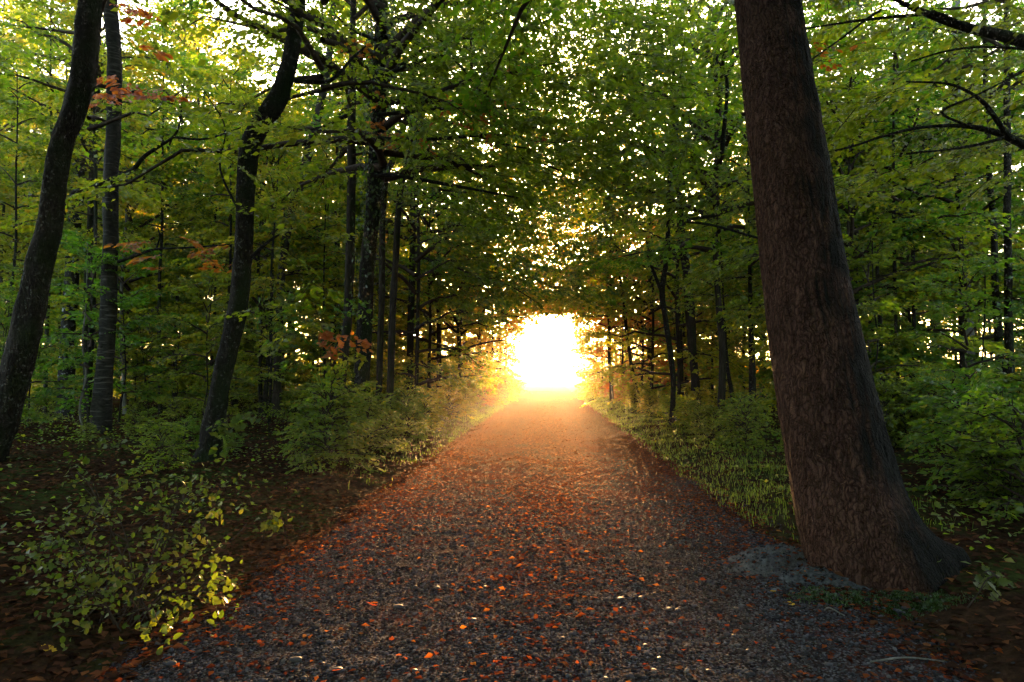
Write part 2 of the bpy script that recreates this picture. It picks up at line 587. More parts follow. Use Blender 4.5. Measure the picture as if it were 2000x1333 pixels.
xs = np.concatenate([-np.geomspace(260, 8, 40), np.arange(-7.8, 8, 0.16), np.geomspace(8, 260, 40)])
ys = np.concatenate([np.linspace(-60, 0, 20), np.arange(0.4, 20, 0.26), np.geomspace(20, 520, 120)])
tag(link("ground", grid_mesh("ground", xs, ys, ground_z, M_GROUND)), "dark forest floor of earth and moss either side of the track", kind="structure")
xs = np.linspace(PCX - 2.75, PCX + 2.75, 74)
ys = np.concatenate([np.arange(-8, 12, 0.14), np.arange(12, 150, 0.5)])
tag(link("path", grid_mesh("path", xs, ys, path_z, M_PATH)), "straight gravel track strewn with fallen leaves", kind="structure")
xs = np.concatenate([np.linspace(-255, -8, 30), np.linspace(-7, 7, 29), np.linspace(8, 255, 30)]); ys = np.linspace(76, 515, 60)
tag(link("field", grid_mesh("field", xs, ys, lambda x, y: 0.012 - 0.2 * np.exp(-(x / 9.0) ** 2) * smooth(260, 160, y) + 0.5 * smooth(150, 500, y), M_FIELD)),
    "open pale field beyond the end of the wood", kind="structure")


def haze():
    x0, x1, y0, y1, z0, z1 = -262, 262, -64, 524, -1.3, 27.0
    V = np.array([(x, y, z) for z in (z0, z1) for y in (y0, y1) for x in (x0, x1)])
    Q = np.array([(0, 2, 3, 1), (4, 5, 7, 6), (0, 1, 5, 4), (2, 6, 7, 3), (0, 4, 6, 2), (1, 3, 7, 5)])
    m, nt, out = new_mat("haze")
    v = N(nt, "VolumePrincipled", i_Density=HAZE_DENSITY, i_Anisotropy=HAZE_G)
    v.inputs["Color"].default_value = (0.98, 0.90, 0.80, 1)
    nt.links.new(v.outputs[0], out.inputs["Volume"])
    o = link("haze", make_mesh("haze", V, [Q], [m]))
    tag(o, "thin golden evening haze over the track and field", kind="stuff")


haze()

# ------------------------------------------------------------------ leaves and crowns
DIAMOND = np.array([(0, 0, 0), (.42, .33, .07), (1, 0, -.07), (.42, -.33, .07)])
DIAMOND_F = [np.array([(0, 1, 2), (0, 2, 3)])]
OVATE = np.array([(0, 0, 0), (.25, .27, .06), (.64, .25, .06), (1, 0, -.10), (.64, -.25, .06), (.25, -.27, .06)])
OVATE_F = [np.array([(0, 1, 2, 3), (0, 3, 4, 5)])]


def leaf_batch(pos, dirv, nor, size, near=False, g=rng):
    T, Fc = (OVATE, OVATE_F) if near else (DIAMOND, DIAMOND_F)
    d = unit(dirv)
    s = unit(np.cross(nor, d)); n = np.cross(d, s)
    V = pos[:, None, :] + size[:, None, None] * (T[None, :, 0:1] * d[:, None] + T[None, :, 1:2] * s[:, None] + T[None, :, 2:3] * n[:, None])
    k = len(T)
    base = (np.arange(len(pos)) * k)[:, None, None]
    polys = [(base + f[None]).reshape(-1, f.shape[1]) for f in Fc]
    r = np.clip(g.beta(1.6, 1.9, len(pos)), 0, 1)
    return V.reshape(-1, 3), polys, [np.repeat(r, len(f)) for f in Fc]


def spray_leaves(org, axis, length, n, leaf, g, flat=0.7, droop=0.18):
    """sprays: org (S,3), axis (S,3), length (S,), n leaves each -> arrays of leaves"""
    S = len(org)
    ax = unit(axis)
    up = unit(np.array([0, 0, 1.0]) + g.normal(0, 0.18, (S, 3)))
    side = unit(np.cross(up, ax)); upn = np.cross(ax, side)
    K = 8
    k = g.integers(0, K, (S, n))
    u = (k + 0.6 + g.normal(0, 0.10, (S, n))) / K
    sg = np.where(g.random((S, n)) < 0.5, 1.0, -1.0)
    v = g.random((S, n)) ** 0.8
    w = 0.50 * np.sqrt(np.clip(1.08 - u, 0.03, 1)) * (0.55 + 0.45 * np.clip(u * 4, 0, 1))
    Ln = length[:, None]
    px = (u + v * w * 0.55) * Ln; py = sg * v * w * Ln * 0.85
    pz = -droop * (px / Ln) ** 2 * Ln - 0.12 * v * w * Ln + g.normal(0, 0.02, (S, n)) * Ln
    pos = org[:, None] + px[..., None] * ax[:, None] + py[..., None] * side[:, None] + pz[..., None] * np.array([0, 0, 1.0])
    a = g.normal(0.75, 0.5, (S, n)) * sg
    d = np.cos(a)[..., None] * ax[:, None] + np.sin(a)[..., None] * side[:, None] + np.array([0, 0, -0.25]) + g.normal(0, .12, (S, n, 3))
    nor = upn[:, None] + g.normal(0, flat, (S, n, 3))
    sz = leaf * np.clip(g.lognormal(-0.12, 0.32, (S, n)), 0.4, 1.7)
    return pos.reshape(-1, 3), d.reshape(-1, 3), nor.reshape(-1, 3), sz.ravel()


def crown_skeleton(H, hb, Rr, nl, g, spl, spray_len, top=0.9, ecl=(0.2, 1.05), droop=0.3, lean=(0, 0)):
    """limbs and sprays of a crown round the axis (0,0)"""
    limbs = []; so = []; sa = []; sl = []
    for i in range(nl):
        t = (i + g.random()) / nl
        z0 = hb + (H * top - hb) * t
        ln = Rr * (0.45 + 0.65 * math.sin(math.pi * (0.18 + 0.75 * t))) * g.uniform(0.7, 1.12)
        az = i * 2.39996 + g.normal(0, 0.35)
        el = ecl[0] + (ecl[1] - ecl[0]) * t + g.normal(0, 0.12)
        s = np.linspace(0, 1, 7)
        bend = g.normal(0, 0.25)
        a = az + bend * s
        hx = ln * s * math.cos(el)
        P = np.stack([np.cos(a) * hx + lean[0] * z0, np.sin(a) * hx + lean[1] * z0, z0 + ln * s * math.sin(el) - droop * ln * s ** 2 + g.normal(0, .03, 7) * ln * s], -1)
        limbs.append((P, ln))
        for j in range(spl):
            q = 0.22 + 0.78 * (j + g.random() * 0.8) / spl
            q = min(q, 0.99)
            f = q * 6; i0 = int(f); fr = f - i0
            o = P[i0] * (1 - fr) + P[min(i0 + 1, 6)] * fr
            T = unit(P[min(i0 + 1, 6)] - P[i0])
            sd_ = 1 if j % 2 else -1
            ang = sd_ * g.uniform(0.35, 1.15) * (1.05 - 0.5 * q)
            ca, sa_ = math.cos(ang), math.sin(ang)
            ax = np.array([T[0] * ca - T[1] * sa_, T[0] * sa_ + T[1] * ca, T[2] * 0.5 + g.normal(0.02, 0.16)])
            so.append(o); sa.append(ax); sl.append(spray_len * g.uniform(0.65, 1.25) * (1.05 - 0.3 * q))
    return limbs, np.array(so), np.array(sa), np.array(sl)


def crown_mesh(name, H, hb, Rr, nl, spl, spray_len, nleaf, leaf, seed, near=False, mat=None, keep=None, world=None, limb_r=0.016, twigs=True, **kw):
    g = np.random.default_rng(seed)
    limbs, so, sa, sl = crown_skeleton(H, hb, Rr, nl, g, spl, spray_len, **kw)
    p, d, n, s = spray_leaves(so, sa, sl, nleaf, leaf, g)
    org = np.zeros(3) if world is None else np.asarray(world, float)
    if keep is not None:
        k = keep(p + org)
        p, d, n, s = p[k], d[k], n[k], s[k]
    B = Parts()
    V, polys, A = leaf_batch(p, d, n, s, near, g)
    for q, a in zip(polys, A):
        B.P.append(q); B.M.append(np.zeros(len(q))); B.A.append(a)
    B.V.append(V.astype(np.float32)); B.n = len(V)
    for P, ln in limbs:
        if keep is not None:
            kk = keep(P + org)
            if not kk.all():
                P = P[:max(2, int(np.argmin(kk)))]
        B.tube(P, np.linspace(limb_r * ln + 0.008, 0.006, 7)[:len(P)], 5, 1)
    if twigs:
        for o, a, l in zip(so, unit(sa), sl):
            tip = o + a * l * 0.8 + np.array([0, 0, -0.1 * l])
            if keep is not None and not (keep((tip + org)[None])[0] and keep((o + org)[None])[0]):
                continue
            B.tube(np.array([o, o + a * l * 0.45, tip]), [0.007, 0.005, 0.003], 3, 1)
    me = B.mesh(name, [mat or M_GREEN, M_TWIG], shade=False, attr=True)
    return me


def trunk_disp(seed, amp=0.06):
    g = np.random.default_rng(seed)
    ph = g.uniform(0, 6.28, 8)
    def f(th, L):
        return amp * (np.sin(2 * th + 0.7 * L + ph[0]) + 0.7 * np.sin(3 * th - 1.3 * L + ph[1]) + 0.6 * np.sin(th + 2.6 * L + ph[2]) + 0.5 * np.sin(5 * th + 3.1 * L + ph[3])) / 1.6
    return f


def trunk_mesh(name, P, r, mat, n=12, rings=40, seed=0, flare=0.45, amp=0.06, fl_h=0.3):
    """P (K,3) from the ground up, r (K)"""
    Q = resample(np.column_stack([P, r]), rings)
    z = Q[:, 2] - Q[0, 2]
    rad = np.maximum(Q[:, 3] * (1 + flare * np.exp(-z / fl_h)), 0.004)
    base = trunk_disp(seed, amp)
    lob = np.random.default_rng(seed + 77).uniform(0, 6.28)
    zz = z[:, None]
    def f(th, L):
        u = th / (2 * math.pi)
        lump = 0.07 * vnoise(u * 4 + seed, L * 1.6 + 3) + 0.06 * vnoise(u * 8 + 20, L * 4.5 + seed) + 0.04 * vnoise(u * 16 + 60, L * 11)
        return base(th, L) + lump * (n > 10) + 0.22 * np.exp(-zz / 0.25) * np.cos(4 * th + lob) * (flare > 0.3)
    B = Parts()
    B.tube(Q[:, :3], rad, n, 0, f)
    return B.mesh(name, [mat], True)


# ------------------------------------------------------------------ kinds of trees for the wood
def wander(H, g, amp, n=7, lean=0.0):
    z = np.linspace(-0.25, H, n)
    a = g.uniform(0, 6.28)
    x = np.cumsum(g.normal(0, amp, n)) + lean * z * math.cos(a)
    y = np.cumsum(g.normal(0, amp, n)) + lean * z * math.sin(a)
    x -= x[0]; y -= y[0]
    return np.stack([x, y, z], -1)


KINDS = {}


def kind(key, count, seed0, H, hb, Rr, nl, spl, spray, nleaf, leaf, dbh, bark, near=False, wob=0.05, top=0.95, **kw):
    out = []
    for c in range(count):
        g = np.random.default_rng(seed0 + c)
        P = wander(H * 0.97, g, wob)
        r = np.interp(P[:, 2] / H, [-.1, 0, 0.5, 1], [dbh / 2, dbh / 2, dbh / 2 * 0.68, 0.012])
        tm = trunk_mesh(key + " trunk", P, r, bark, 9, 26, seed0 + c, flare=0.3)
        cm = crown_mesh(key + " crown", H, hb, Rr, nl, spl, spray, nleaf, leaf, seed0 + 100 + c, near, top=top, **kw)
        out.append((tm, cm))
    KINDS[key] = out


kind("young", 4, 1000, 9.0, 0.9, 2.7, 30, 11, 1.2, 66, 0.115, 0.13, M_BARK, ecl=(0.15, 1.1))
kind("tall", 4, 2000, 19.0, 5.2, 4.0, 34, 10, 1.8, 58, 0.15, 0.30, M_BARK, ecl=(0.35, 1.15))
kind("sapling", 4, 3000, 4.6, 0.7, 1.15, 17, 6, 0.62, 44, 0.085, 0.05, M_BARK_DARK, near=True, wob=0.06)


kind("pole", 5, 3500, 12.5, 5.0, 1.5, 16, 7, 1.0, 46, 0.12, 0.12, M_BARK_DARK, wob=0.07)


def stand_tree(key, i, x, y, scale, rz, mat, name, label, group, cat="tree", bark=None):
    tm, cm = KINDS[key][i % len(KINDS[key])]
    t = thing(name, label, cat, (x, y, float(surf_z(x, y)) - 0.02), rz, group)
    t.scale = (scale, scale, scale)
    a = link("trunk", tm, t)
    b = link("crown", cm, t)
    if mat is not M_GREEN:
        b.material_slots[0].link = 'OBJECT'
        b.material_slots[0].material = mat
    if bark is not None:
        a.material_slots[0].link = 'OBJECT'
        a.material_slots[0].material = bark
    return t


# the clear tunnel that traffic keeps open over the track, widening towards the far end
def tunnel(p):
    x = p[:, 0] - PCX; y = p[:, 1]; z = p[:, 2]
    amp = 0.3 + 0.012 * y
    wob_ = amp * (0.5 * np.sin(y * 0.9 + z * 1.7) + 0.4 * np.sin(z * 3.1 + x * 2) + 0.35 * np.sin(x * 2.7 + y * 0.37 + 1.3))
    w = 2.0 + 0.0125 * y
    h = 1.9 + 0.083 * y
    q = (np.abs(x) / np.maximum(w + wob_, 1.8)) ** 2.0 + (np.maximum(z - 1.2, 0) / (h - 1.2 + 0.8 * wob_)) ** 2.0
    inside = q < 1
    return ~inside


def keep_view(p):
    """forestry clearance: nothing over the track, and nothing low in the bay beside the camera"""
    near = (p[:, 1] < 4.0) & (np.abs(p[:, 0]) < 3.5) & (p[:, 2] < 5.0)
    return tunnel(p) & ~near


def edge_tree(x, y, H, hb, Rr, nl, spl, spray, nleaf, leaf, seed, mat, label, dbh=0.16, name="young_tree", group=None, near=False, bark=None, **kw):
    g = np.random.default_rng(seed)
    P = wander(H * 0.96, g, 0.05)
    r = np.interp(P[:, 2] / H, [-.1, 0, 0.5, 1], [dbh / 2, dbh / 2, dbh / 2 * 0.68, 0.012])
    z = float(surf_z(x, y)) - 0.02
    t = thing(name, label, "tree", (x, y, z), 0, group)
    link("trunk", trunk_mesh("edge trunk", P, r, bark or M_BARK, 9, 26, seed, 0.3), t)
    link("crown", crown_mesh("edge crown", H, hb, Rr, nl, spl, spray, nleaf, leaf, seed + 1, near, mat, keep_view, (x, y, z), **kw), t)
    return t


# ------------------------------------------------------------------ the trees one can tell apart
def hero_tree(name, label, pts, depth, mat, extra_h=0.0, seed=0, flare=0.45, n=18, rings=80, amp=0.10, group=None, end_r=0.6, cat="tree"):
    """pts: (px, py, width px[, depth]) from the foot upwards; returns the thing and its centre line in the thing's space"""
    P = []; r = []
    for q in pts:
        d = q[3] if len(q) > 3 else depth
        P.append(at(q[0], q[1], d)); r.append(q[2] * d / F / 2 * 0.86)
    P = np.array(P); r = np.array(r)
    foot = P[0].copy()
    fz = float(surf_z(foot[0], foot[1]))
    if foot[2] > fz - 0.15:
        T = unit(P[0] - P[1]) if len(P) > 1 else np.array([0, 0, -1.0])
        ext = P[0].copy(); k = min((foot[2] - (fz - 0.15)) / max(-T[2], 0.4), 3.0)
        ext[:2] += T[:2] * k; ext[2] = fz - 0.15
        P = np.vstack([ext, P]); r = np.concatenate([[r[0]], r])
    if extra_h > 0:
        T = unit(P[-1] - P[-2])
        for s in (0.35, 0.7, 1.0):
            T2 = unit(T * (1 - s * 0.5) + np.array([0, 0, 1.0]) * s * 0.5)
            P = np.vstack([P, P[-1] + T2 * extra_h / 3])
            r = np.append(r, r[-1] * (end_r ** (1 / 1.5)))
    base = np.array([P[0, 0], P[0, 1], fz])
    t = thing(name, label, cat, base, 0, group)
    loc = P - base
    link("trunk", trunk_mesh("hero trunk", loc, r, mat, n, rings, seed, flare, amp), t)
    return t, loc, base


def hero_branch(t, base, pts, depth, mat, n=7, seed=0, name="branch"):
    P = []; r = []
    for q in pts:
        d = q[3] if len(q) > 3 else depth
        P.append(at(q[0], q[1], d) - base); r.append(q[2] * d / F / 2)
    Q = resample(np.column_stack([np.array(P), r]), max(12, 5 * len(P)))
    B = Parts()
    B.tube(Q[:, :3], np.maximum(Q[:, 3], 0.003), n, 0, trunk_disp(seed, 0.05))
    return link(name, B.mesh("branch", [mat], True), t)


def hero_crown(t, base, loc, H, hb, Rr, nl, spl, spray, nleaf, leaf, seed, mat=None, near=False, at_i=-2, keep=True, **kw):
    c = loc[at_i]
    off = np.array([c[0], c[1], 0.0])
    me = crown_mesh("hero crown", H, hb, Rr, nl, spl, spray, int(nleaf * 0.6), leaf, seed, near, mat, keep_view if keep else None, base + off, **kw)
    return link("crown", me, t, off)


def leaf_cluster(t, base, name, centres, n, spread, leaf, mat, seed, near=True, mesh_name="leaf cluster", axis=(0.2, -0.6, -0.15)):
    """small sprays hanging at given points of the place"""
    g = np.random.default_rng(seed)
    C = np.array(centres) - base
    S = len(C)
    ax = np.array(axis) + g.normal(0, 0.45, (S, 3)) * np.array([1, 1, .35])
    p, d, nn, s = spray_leaves(C - unit(ax) * spread * 0.5, ax, np.full(S, spread) * g.uniform(.7, 1.3, S), n, leaf, g, 0.5)
    B = Parts()
    V, polys, A = leaf_batch(p, d, nn, s, near, g)
    for q, a in zip(polys, A):
        B.P.append(q); B.M.append(np.zeros(len(q))); B.A.append(a)
    B.V.append(V.astype(np.float32)); B.n = len(V)
    for o, a, l in zip(C - unit(ax) * spread * 0.5, unit(ax), np.full(S, spread)):
        B.tube(np.array([o - a * l * .2, o + a * l * 0.45, o + a * l * 0.85 + np.array([0, 0, -0.1 * l])]), [0.006, 0.005, 0.003], 3, 1)
    return link(name, B.mesh(mesh_name, [mat, M_TWIG], False, True), t)

# ---- the great leaning trunk beside the track
def great_tree():
    pts = [(1712, 1150, 262, 5.25), (1690, 1090, 236, 5.25), (1660, 1000, 214, 5.35), (1637, 900, 202, 5.5), (1612, 780, 190, 5.65), (1588, 640, 176, 5.8),
           (1562, 480, 160, 5.95), (1537, 300, 148, 6.1), (1516, 150, 136, 6.25), (1498, 0, 126, 6.4), (1478, -170, 117, 6.5)]
    P = np.array([at(a, b, d) for a, b, w, d in pts]); r = np.array([w * d / F / 2 * 0.95 for a, b, w, d in pts])
    T = unit(P[-1] - P[-2])
    for k in range(3):
        P = np.vstack([P, P[-1] + T * 2.6]); r = np.append(r, r[-1] * 0.86)
    fz = float(surf_z(P[0, 0], P[0, 1]))
    base = np.array([P[0, 0], P[0, 1], fz])
    t = thing("leaning_tree", "massive pinkish brown fissured trunk leaning over the right edge of the gravel track", "tree", base)
    Q = resample(np.column_stack([P - base, r]), 230)
    Q = np.vstack([Q[0] + np.array([0.02, 0, -0.25, 0.0]), Q])
    z = Q[:, 2:3] - 0.0
    n = 144
    def f(th, L):
        u = th / (2 * math.pi)
        ridge = np.abs(vnoise(u * 64 + 2.5 * vnoise(u * 12 + 7, L * 1.2), L * 2.3))
        fine = vnoise(u * 128 + 40, L * 9.0)
        scale = vnoise(u * 32 + 90, L * 5.0)
        big = vnoise(u * 4, L * 0.8 + 5)
        zz = np.maximum(z, 0)
        root = 0.19 * np.exp(-zz / 0.30) * np.maximum(0, np.cos(th + 0.25)) ** 1.2 + np.exp(-zz / 0.16) * (0.05 + 0.20 * np.maximum(0, np.cos(5 * th + 0.9 + 0.6 * np.sin(2 * th))) ** 1.6 * (0.45 + 0.55 * np.cos(th + 0.3)))
        root = root + 0.03 * np.exp(-zz / 0.6) * np.cos(5 * th + 0.9 + 0.8 * zz)
        return -0.035 * (1 - np.minimum(ridge * 3.2, 1)) + 0.012 * fine + 0.012 * scale + 0.03 * big + root
    B = Parts()
    B.tube(Q[:, :3], Q[:, 3], n, 0, f)
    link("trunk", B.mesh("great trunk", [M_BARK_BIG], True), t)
    loc = P - base
    c = loc[-1]
    me = crown_mesh("great crown", 16.0, 6.8, 6.5, 36, 10, 1.6, 64, 0.12, 501, False, None, keep_view, base + np.array([c[0], c[1], 0]))
    link("crown", me, t, (c[0], c[1], 0))
    return base


GT = great_tree()

# ---- the dark trunks on the left
t, loc, b = hero_tree("leaning_tree", "dark mossy trunk curving in from beyond the corner bush and leaning towards the track",
                      [(-48, 940, 74), (-8, 850, 62), (22, 760, 56), (52, 643, 59), (76, 520, 54), (97, 433, 49), (115, 300, 49), (140, 225, 51), (160, 150, 55), (172, 60, 54), (178, 0, 50)],
                      10.0, M_BARK_DARK, 8, 31, 0.3, 36, 200)
hero_crown(t, b, loc, 13, 7.0, 3.4, 16, 8, 1.3, 55, 0.10, 310)
t, loc, b = hero_tree("lichen_tree", "dark trunk flecked all over with pale lichen behind the leaning mossy trunk",
                      [(128, 826, 40), (128, 790, 31), (130, 700, 32), (136, 600, 31), (147, 433, 27), (155, 300, 24), (162, 150, 22), (166, 0, 20)], 21.0, M_BARK_LICHEN, 6, 32, 0.3)
hero_crown(t, b, loc, 16, 7.0, 3.2, 16, 8, 1.5, 50, 0.12, 320)
t, loc, b = hero_tree("slim_tree", "slim plain dark trunk between the lichen flecked trunk and the banded trunk",
                      [(166, 842, 24), (172, 740, 18), (177, 600, 19), (180, 433, 18), (182, 300, 17), (184, 150, 16), (188, 0, 14)], 19.0, M_BARK_DARK, 5, 33, 0.3)
hero_crown(t, b, loc, 13, 6.0, 2.6, 14, 8, 1.3, 50, 0.11, 330)
t, loc, b = hero_tree("banded_tree", "upright smooth grey trunk with fine pale bands across its bark",
                      [(196, 882, 44), (199, 800, 39), (206, 700, 34), (212, 600, 33), (214, 500, 33), (217, 350, 33), (222, 250, 32), (224, 120, 30), (214, 0, 27)], 14.0, M_BARK_BAND, 6, 34, 0.25, 24, 140)
hero_branch(t, b, [(228, 346, 10), (259, 332, 9), (280, 308, 8), (305, 290, 7), (340, 266, 5), (352, 236, 4), (356, 190, 3)], 13.6, M_BARK_DARK, 7, 1)
hero_branch(t, b, [(215, 352, 11), (180, 366, 9), (140, 378, 6)], 13.4, M_BARK_DARK, 6, 2)
hero_branch(t, b, [(230, 512, 7), (265, 500, 6), (305, 487, 5), (370, 484, 4), (448, 478, 3)], 13.6, M_BARK_DARK, 6, 3)
hero_branch(t, b, [(337, 268, 5), (400, 272, 4), (470, 250, 2.5)], 13.3, M_BARK_DARK, 6, 4)
hero_branch(t, b, [(305, 487, 4), (312, 462, 3), (306, 440, 2)], 13.6, M_BARK_DARK, 6, 5)
hero_crown(t, b, loc, 13, 5.8, 3.0, 16, 8, 1.3, 55, 0.10, 340)
g = np.random.default_rng(3)
leaf_cluster(t, b, "rust_foliage", [at(x, y, 12.6 + g.normal(0, .3)) for x, y in ((206, 150), (225, 185), (255, 178), (290, 175), (315, 185), (170, 205), (240, 160), (205, 190), (345, 190), (262, 20), (290, 35), (300, 95), (245, 8))], 44, 0.55, 0.11, M_RUST, 71)
leaf_cluster(t, b, "rust_foliage", [at(x, y, 13.2 + g.normal(0, .4)) for x, y in ((268, 470), (285, 500), (375, 468), (395, 490), (410, 505), (425, 480), (440, 520), (255, 480), (300, 520))], 34, 0.55, 0.10, M_RUST, 72)

t, loc, b = hero_tree("crooked_tree", "stout dark trunk that jogs sideways behind leaves then leans up to the right",
                      [(400, 918, 62), (408, 880, 47), (421, 800, 47), (437, 720, 45), (455, 640, 46), (464, 600, 44), (474, 500, 42), (478, 433, 40), (483, 350, 40), (488, 290, 42), (508, 245, 44), (538, 200, 42), (558, 150, 36), (570, 100, 33), (583, 0, 30)],
                      11.0, M_BARK_DARK, 7, 35, 0.45, 36, 200)
hero_branch(t, b, [(575, 158, 9), (610, 161, 8), (650, 155, 7), (690, 112, 5), (715, 90, 3)], 10.9, M_BARK_DARK, 7, 6)
hero_branch(t, b, [(490, 505, 9), (520, 476, 6), (552, 455, 4), (590, 440, 2)], 10.8, M_BARK_DARK, 7, 7)
hero_branch(t, b, [(470, 420, 5), (430, 330, 4), (440, 250, 3), (400, 180, 2)], 10.9, M_BARK_DARK, 6, 8)
hero_crown(t, b, loc, 12, 5.6, 3.2, 18, 8, 1.2, 60, 0.095, 350, near=True)
g = np.random.default_rng(4)
leaf_cluster(t, b, "foliage", [at(x + g.normal(0, 18), y + g.normal(0, 14), 10.4 + g.normal(0, .4)) for x, y in
             ((500, 200), (470, 230), (530, 240), (560, 290), (590, 310), (600, 335), (480, 290), (450, 250), (545, 270), (510, 330), (570, 345), (440, 300), (620, 350), (500, 400),
              (540, 410), (575, 420), (530, 450), (610, 430), (560, 480), (640, 460), (520, 560), (550, 590), (500, 590), (590, 560), (560, 640), (600, 640), (575, 690), (540, 720), (610, 560), (640, 590))], 40, 0.62, 0.095, M_GREEN, 73)
leaf_cluster(t, b, "foliage", [at(x, y, 10.2) for x, y in ((425, 830), (445, 815), (440, 850), (470, 812), (490, 808), (432, 870))], 12, 0.30, 0.10, M_SHRUB, 74)

t, loc, b = hero_tree("curved_tree", "slender trunk bending smoothly to the right behind the crooked trunk",
                      [(538, 812, 20), (541, 750, 19), (543, 680, 18), (552, 520, 18), (566, 420, 19), (583, 370, 20), (602, 300, 20), (617, 245, 19), (632, 175, 17), (645, 90, 15), (652, 0, 13)], 20.0, M_BARK, 5, 36, 0.3)
hero_crown(t, b, loc, 14, 6.5, 2.8, 16, 8, 1.4, 50, 0.11, 360)
t, loc, b = hero_tree("thin_tree", "thin dark stem standing low between the crooked trunk and the curved trunk",
                      [(516, 802, 13), (521, 740, 10), (527, 660, 8), (531, 560, 7), (534, 430, 5)], 21.0, M_BARK_DARK, 2, 37, 0.2)
hero_crown(t, b, loc, 9, 3.2, 1.8, 14, 7, 1.0, 44, 0.10, 370)
t, loc, b = hero_tree("straight_tree", "straight grey trunk close beside the ivy covered trunk on its far side from the track",
                      [(655, 815, 25), (667, 740, 24), (676, 660, 22), (681, 590, 21), (684, 480, 20), (686, 400, 19), (687, 250, 18), (688, 100, 16), (690, 0, 15)], 16.5, M_BARK, 6, 38, 0.35)
hero_branch(t, b, [(680, 225, 8), (655, 235, 7), (640, 245, 5), (600, 255, 3)], 16.3, M_BARK_DARK, 6, 9)
hero_crown(t, b, loc, 14, 6.5, 3.0, 16, 8, 1.3, 50, 0.11, 380)

# ---- trunk wrapped in ivy
t, loc, b = hero_tree("ivy_tree", "dark ivy covered trunk at the bank above the undergrowth",
                      [(703, 866, 42), (705, 800, 37), (708, 700, 36), (713, 600, 35), (720, 500, 33), (727, 430, 32), (735, 300, 32), (741, 150, 30), (746, 0, 27)], 15.0, M_BARK_DARK, 6, 39, 0.35, 18, 70)
g = np.random.default_rng(6)
m = 5200
Q = resample(loc, 200)
q = g.beta(1.6, 1.0, m) * 150 + 40
c = Q[np.clip(q.astype(int), 0, 199)]
ang = g.uniform(0, 6.28, m)
rr = 0.19 + np.abs(g.normal(0, 0.09, m)) + 0.08 * np.clip(wav(q * 0.1, ang, 1.0), 0, 1)
o3 = np.stack([np.cos(ang), np.sin(ang), np.zeros(m)], -1)
V, polys, A = leaf_batch(c + o3 * rr[:, None] + g.normal(0, .03, (m, 3)), np.array([0, 0, -1.0]) + g.normal(0, .5, (m, 3)), o3 + g.normal(0, .35, (m, 3)), g.uniform(0.06, 0.11, m), False, g)
link("ivy", make_mesh("ivy", V, polys, [M_IVY], None, A), t)
leaf_cluster(t, b, "rust_foliage", [at(x, y, 14.6 + g.normal(0, .2)) for x, y in ((700, 95), (712, 105), (690, 90), (722, 180), (735, 210), (750, 235), (765, 260), (745, 190), (728, 240), (760, 280), (780, 270), (740, 260))], 34, 0.5, 0.10, M_RUST, 75)
hero_branch(t, b, [(738, 120, 10), (790, 60, 8), (850, 10, 6), (900, -30, 4)], 14.8, M_BARK_DARK, 7, 10)
hero_branch(t, b, [(735, 180, 9), (800, 115, 8), (870, 78, 6), (925, 76, 4)], 14.6, M_BARK_DARK, 7, 11)
hero_branch(t, b, [(740, 80, 8), (690, 60, 6), (655, 30, 4)], 14.8, M_BARK_DARK, 6, 12)
hero_branch(t, b, [(735, 270, 9), (795, 274, 8), (880, 270, 7), (960, 263, 5), (1020, 268, 3)], 14.0, M_BARK_DARK, 7, 13)
hero_branch(t, b, [(930, 265, 5), (985, 282, 4), (1040, 292, 3)], 14.0, M_BARK_DARK, 6, 14)
hero_branch(t, b, [(730, 345, 8), (768, 343, 8), (852, 357, 7), (950, 375, 5), (1016, 388, 3)], 13.6, M_BARK_DARK, 7, 15)
hero_branch(t, b, [(736, 225, 8), (835, 215, 7), (905, 210, 6), (990, 212, 4), (1080, 216, 2)], 13.8, M_BARK_DARK, 7, 16)
hero_branch(t, b, [(738, 150, 7), (860, 110, 6), (900, 130, 5), (930, 170, 4), (975, 205, 3)], 13.9, M_BARK_DARK, 7, 17)
# the boughs of this tree that hang over the track in layers
g = np.random.default_rng(8)
C = []
for k in range(520):
    u = g.random(); v = g.random()
    px = 770 + 600 * u; py = -20 + 470 * v + 60 * (u - 0.5)
    if px > 1010 and py > 400 - (px - 1010) * 0.25: continue
    d = 11.5 + 6.0 * g.random()
    C.append(at(px, py, d))
leaf_cluster(t, b, "foliage", C, 58, 0.85, 0.10, M_GREEN, 76, False, axis=(0.8, -0.25, -0.3))
C = [at(880 + 90 * g.normal(), 255 + 40 * g.normal(), 14.0) for k in range(8)] + [at(950 + 15 * g.normal(), 245 + 20 * g.normal(), 13.5) for k in range(6)] + [at(1015, 130, 12.5), at(1018, 100, 12.5)]
leaf_cluster(t, b, "rust_foliage", C, 30, 0.55, 0.10, M_RUST, 77)
hero_crown(t, b, loc, 15, 5.5, 6.0, 36, 11, 1.5, 70, 0.115, 390, ecl=(0.1, 0.9))

for k, (pts, lab, dd) in enumerate([
    ([(738, 830, 14), (745, 600, 14), (750, 378, 14), (768, 310, 14), (785, 262, 14), (802, 190, 12), (812, 120, 9), (822, 20, 7)], "first of two slender stems slanting together beside the ivy trunk", 18.0),
    ([(760, 826, 15), (768, 600, 15), (781, 378, 15), (797, 320, 16), (806, 290, 17), (824, 225, 16), (845, 175, 13), (870, 118, 9), (890, 30, 6)], "second of two slender stems slanting together, the one nearer the track", 18.6)]):
    t, loc, b = hero_tree("slanting_tree", lab, pts, dd, M_BARK, 4, 50 + k, 0.3, 12, 50, group="slanting stems beside the ivy trunk")
    hero_crown(t, b, loc, 13, 6.2, 2.4, 14, 8, 1.2, 44, 0.105, 400 + k)

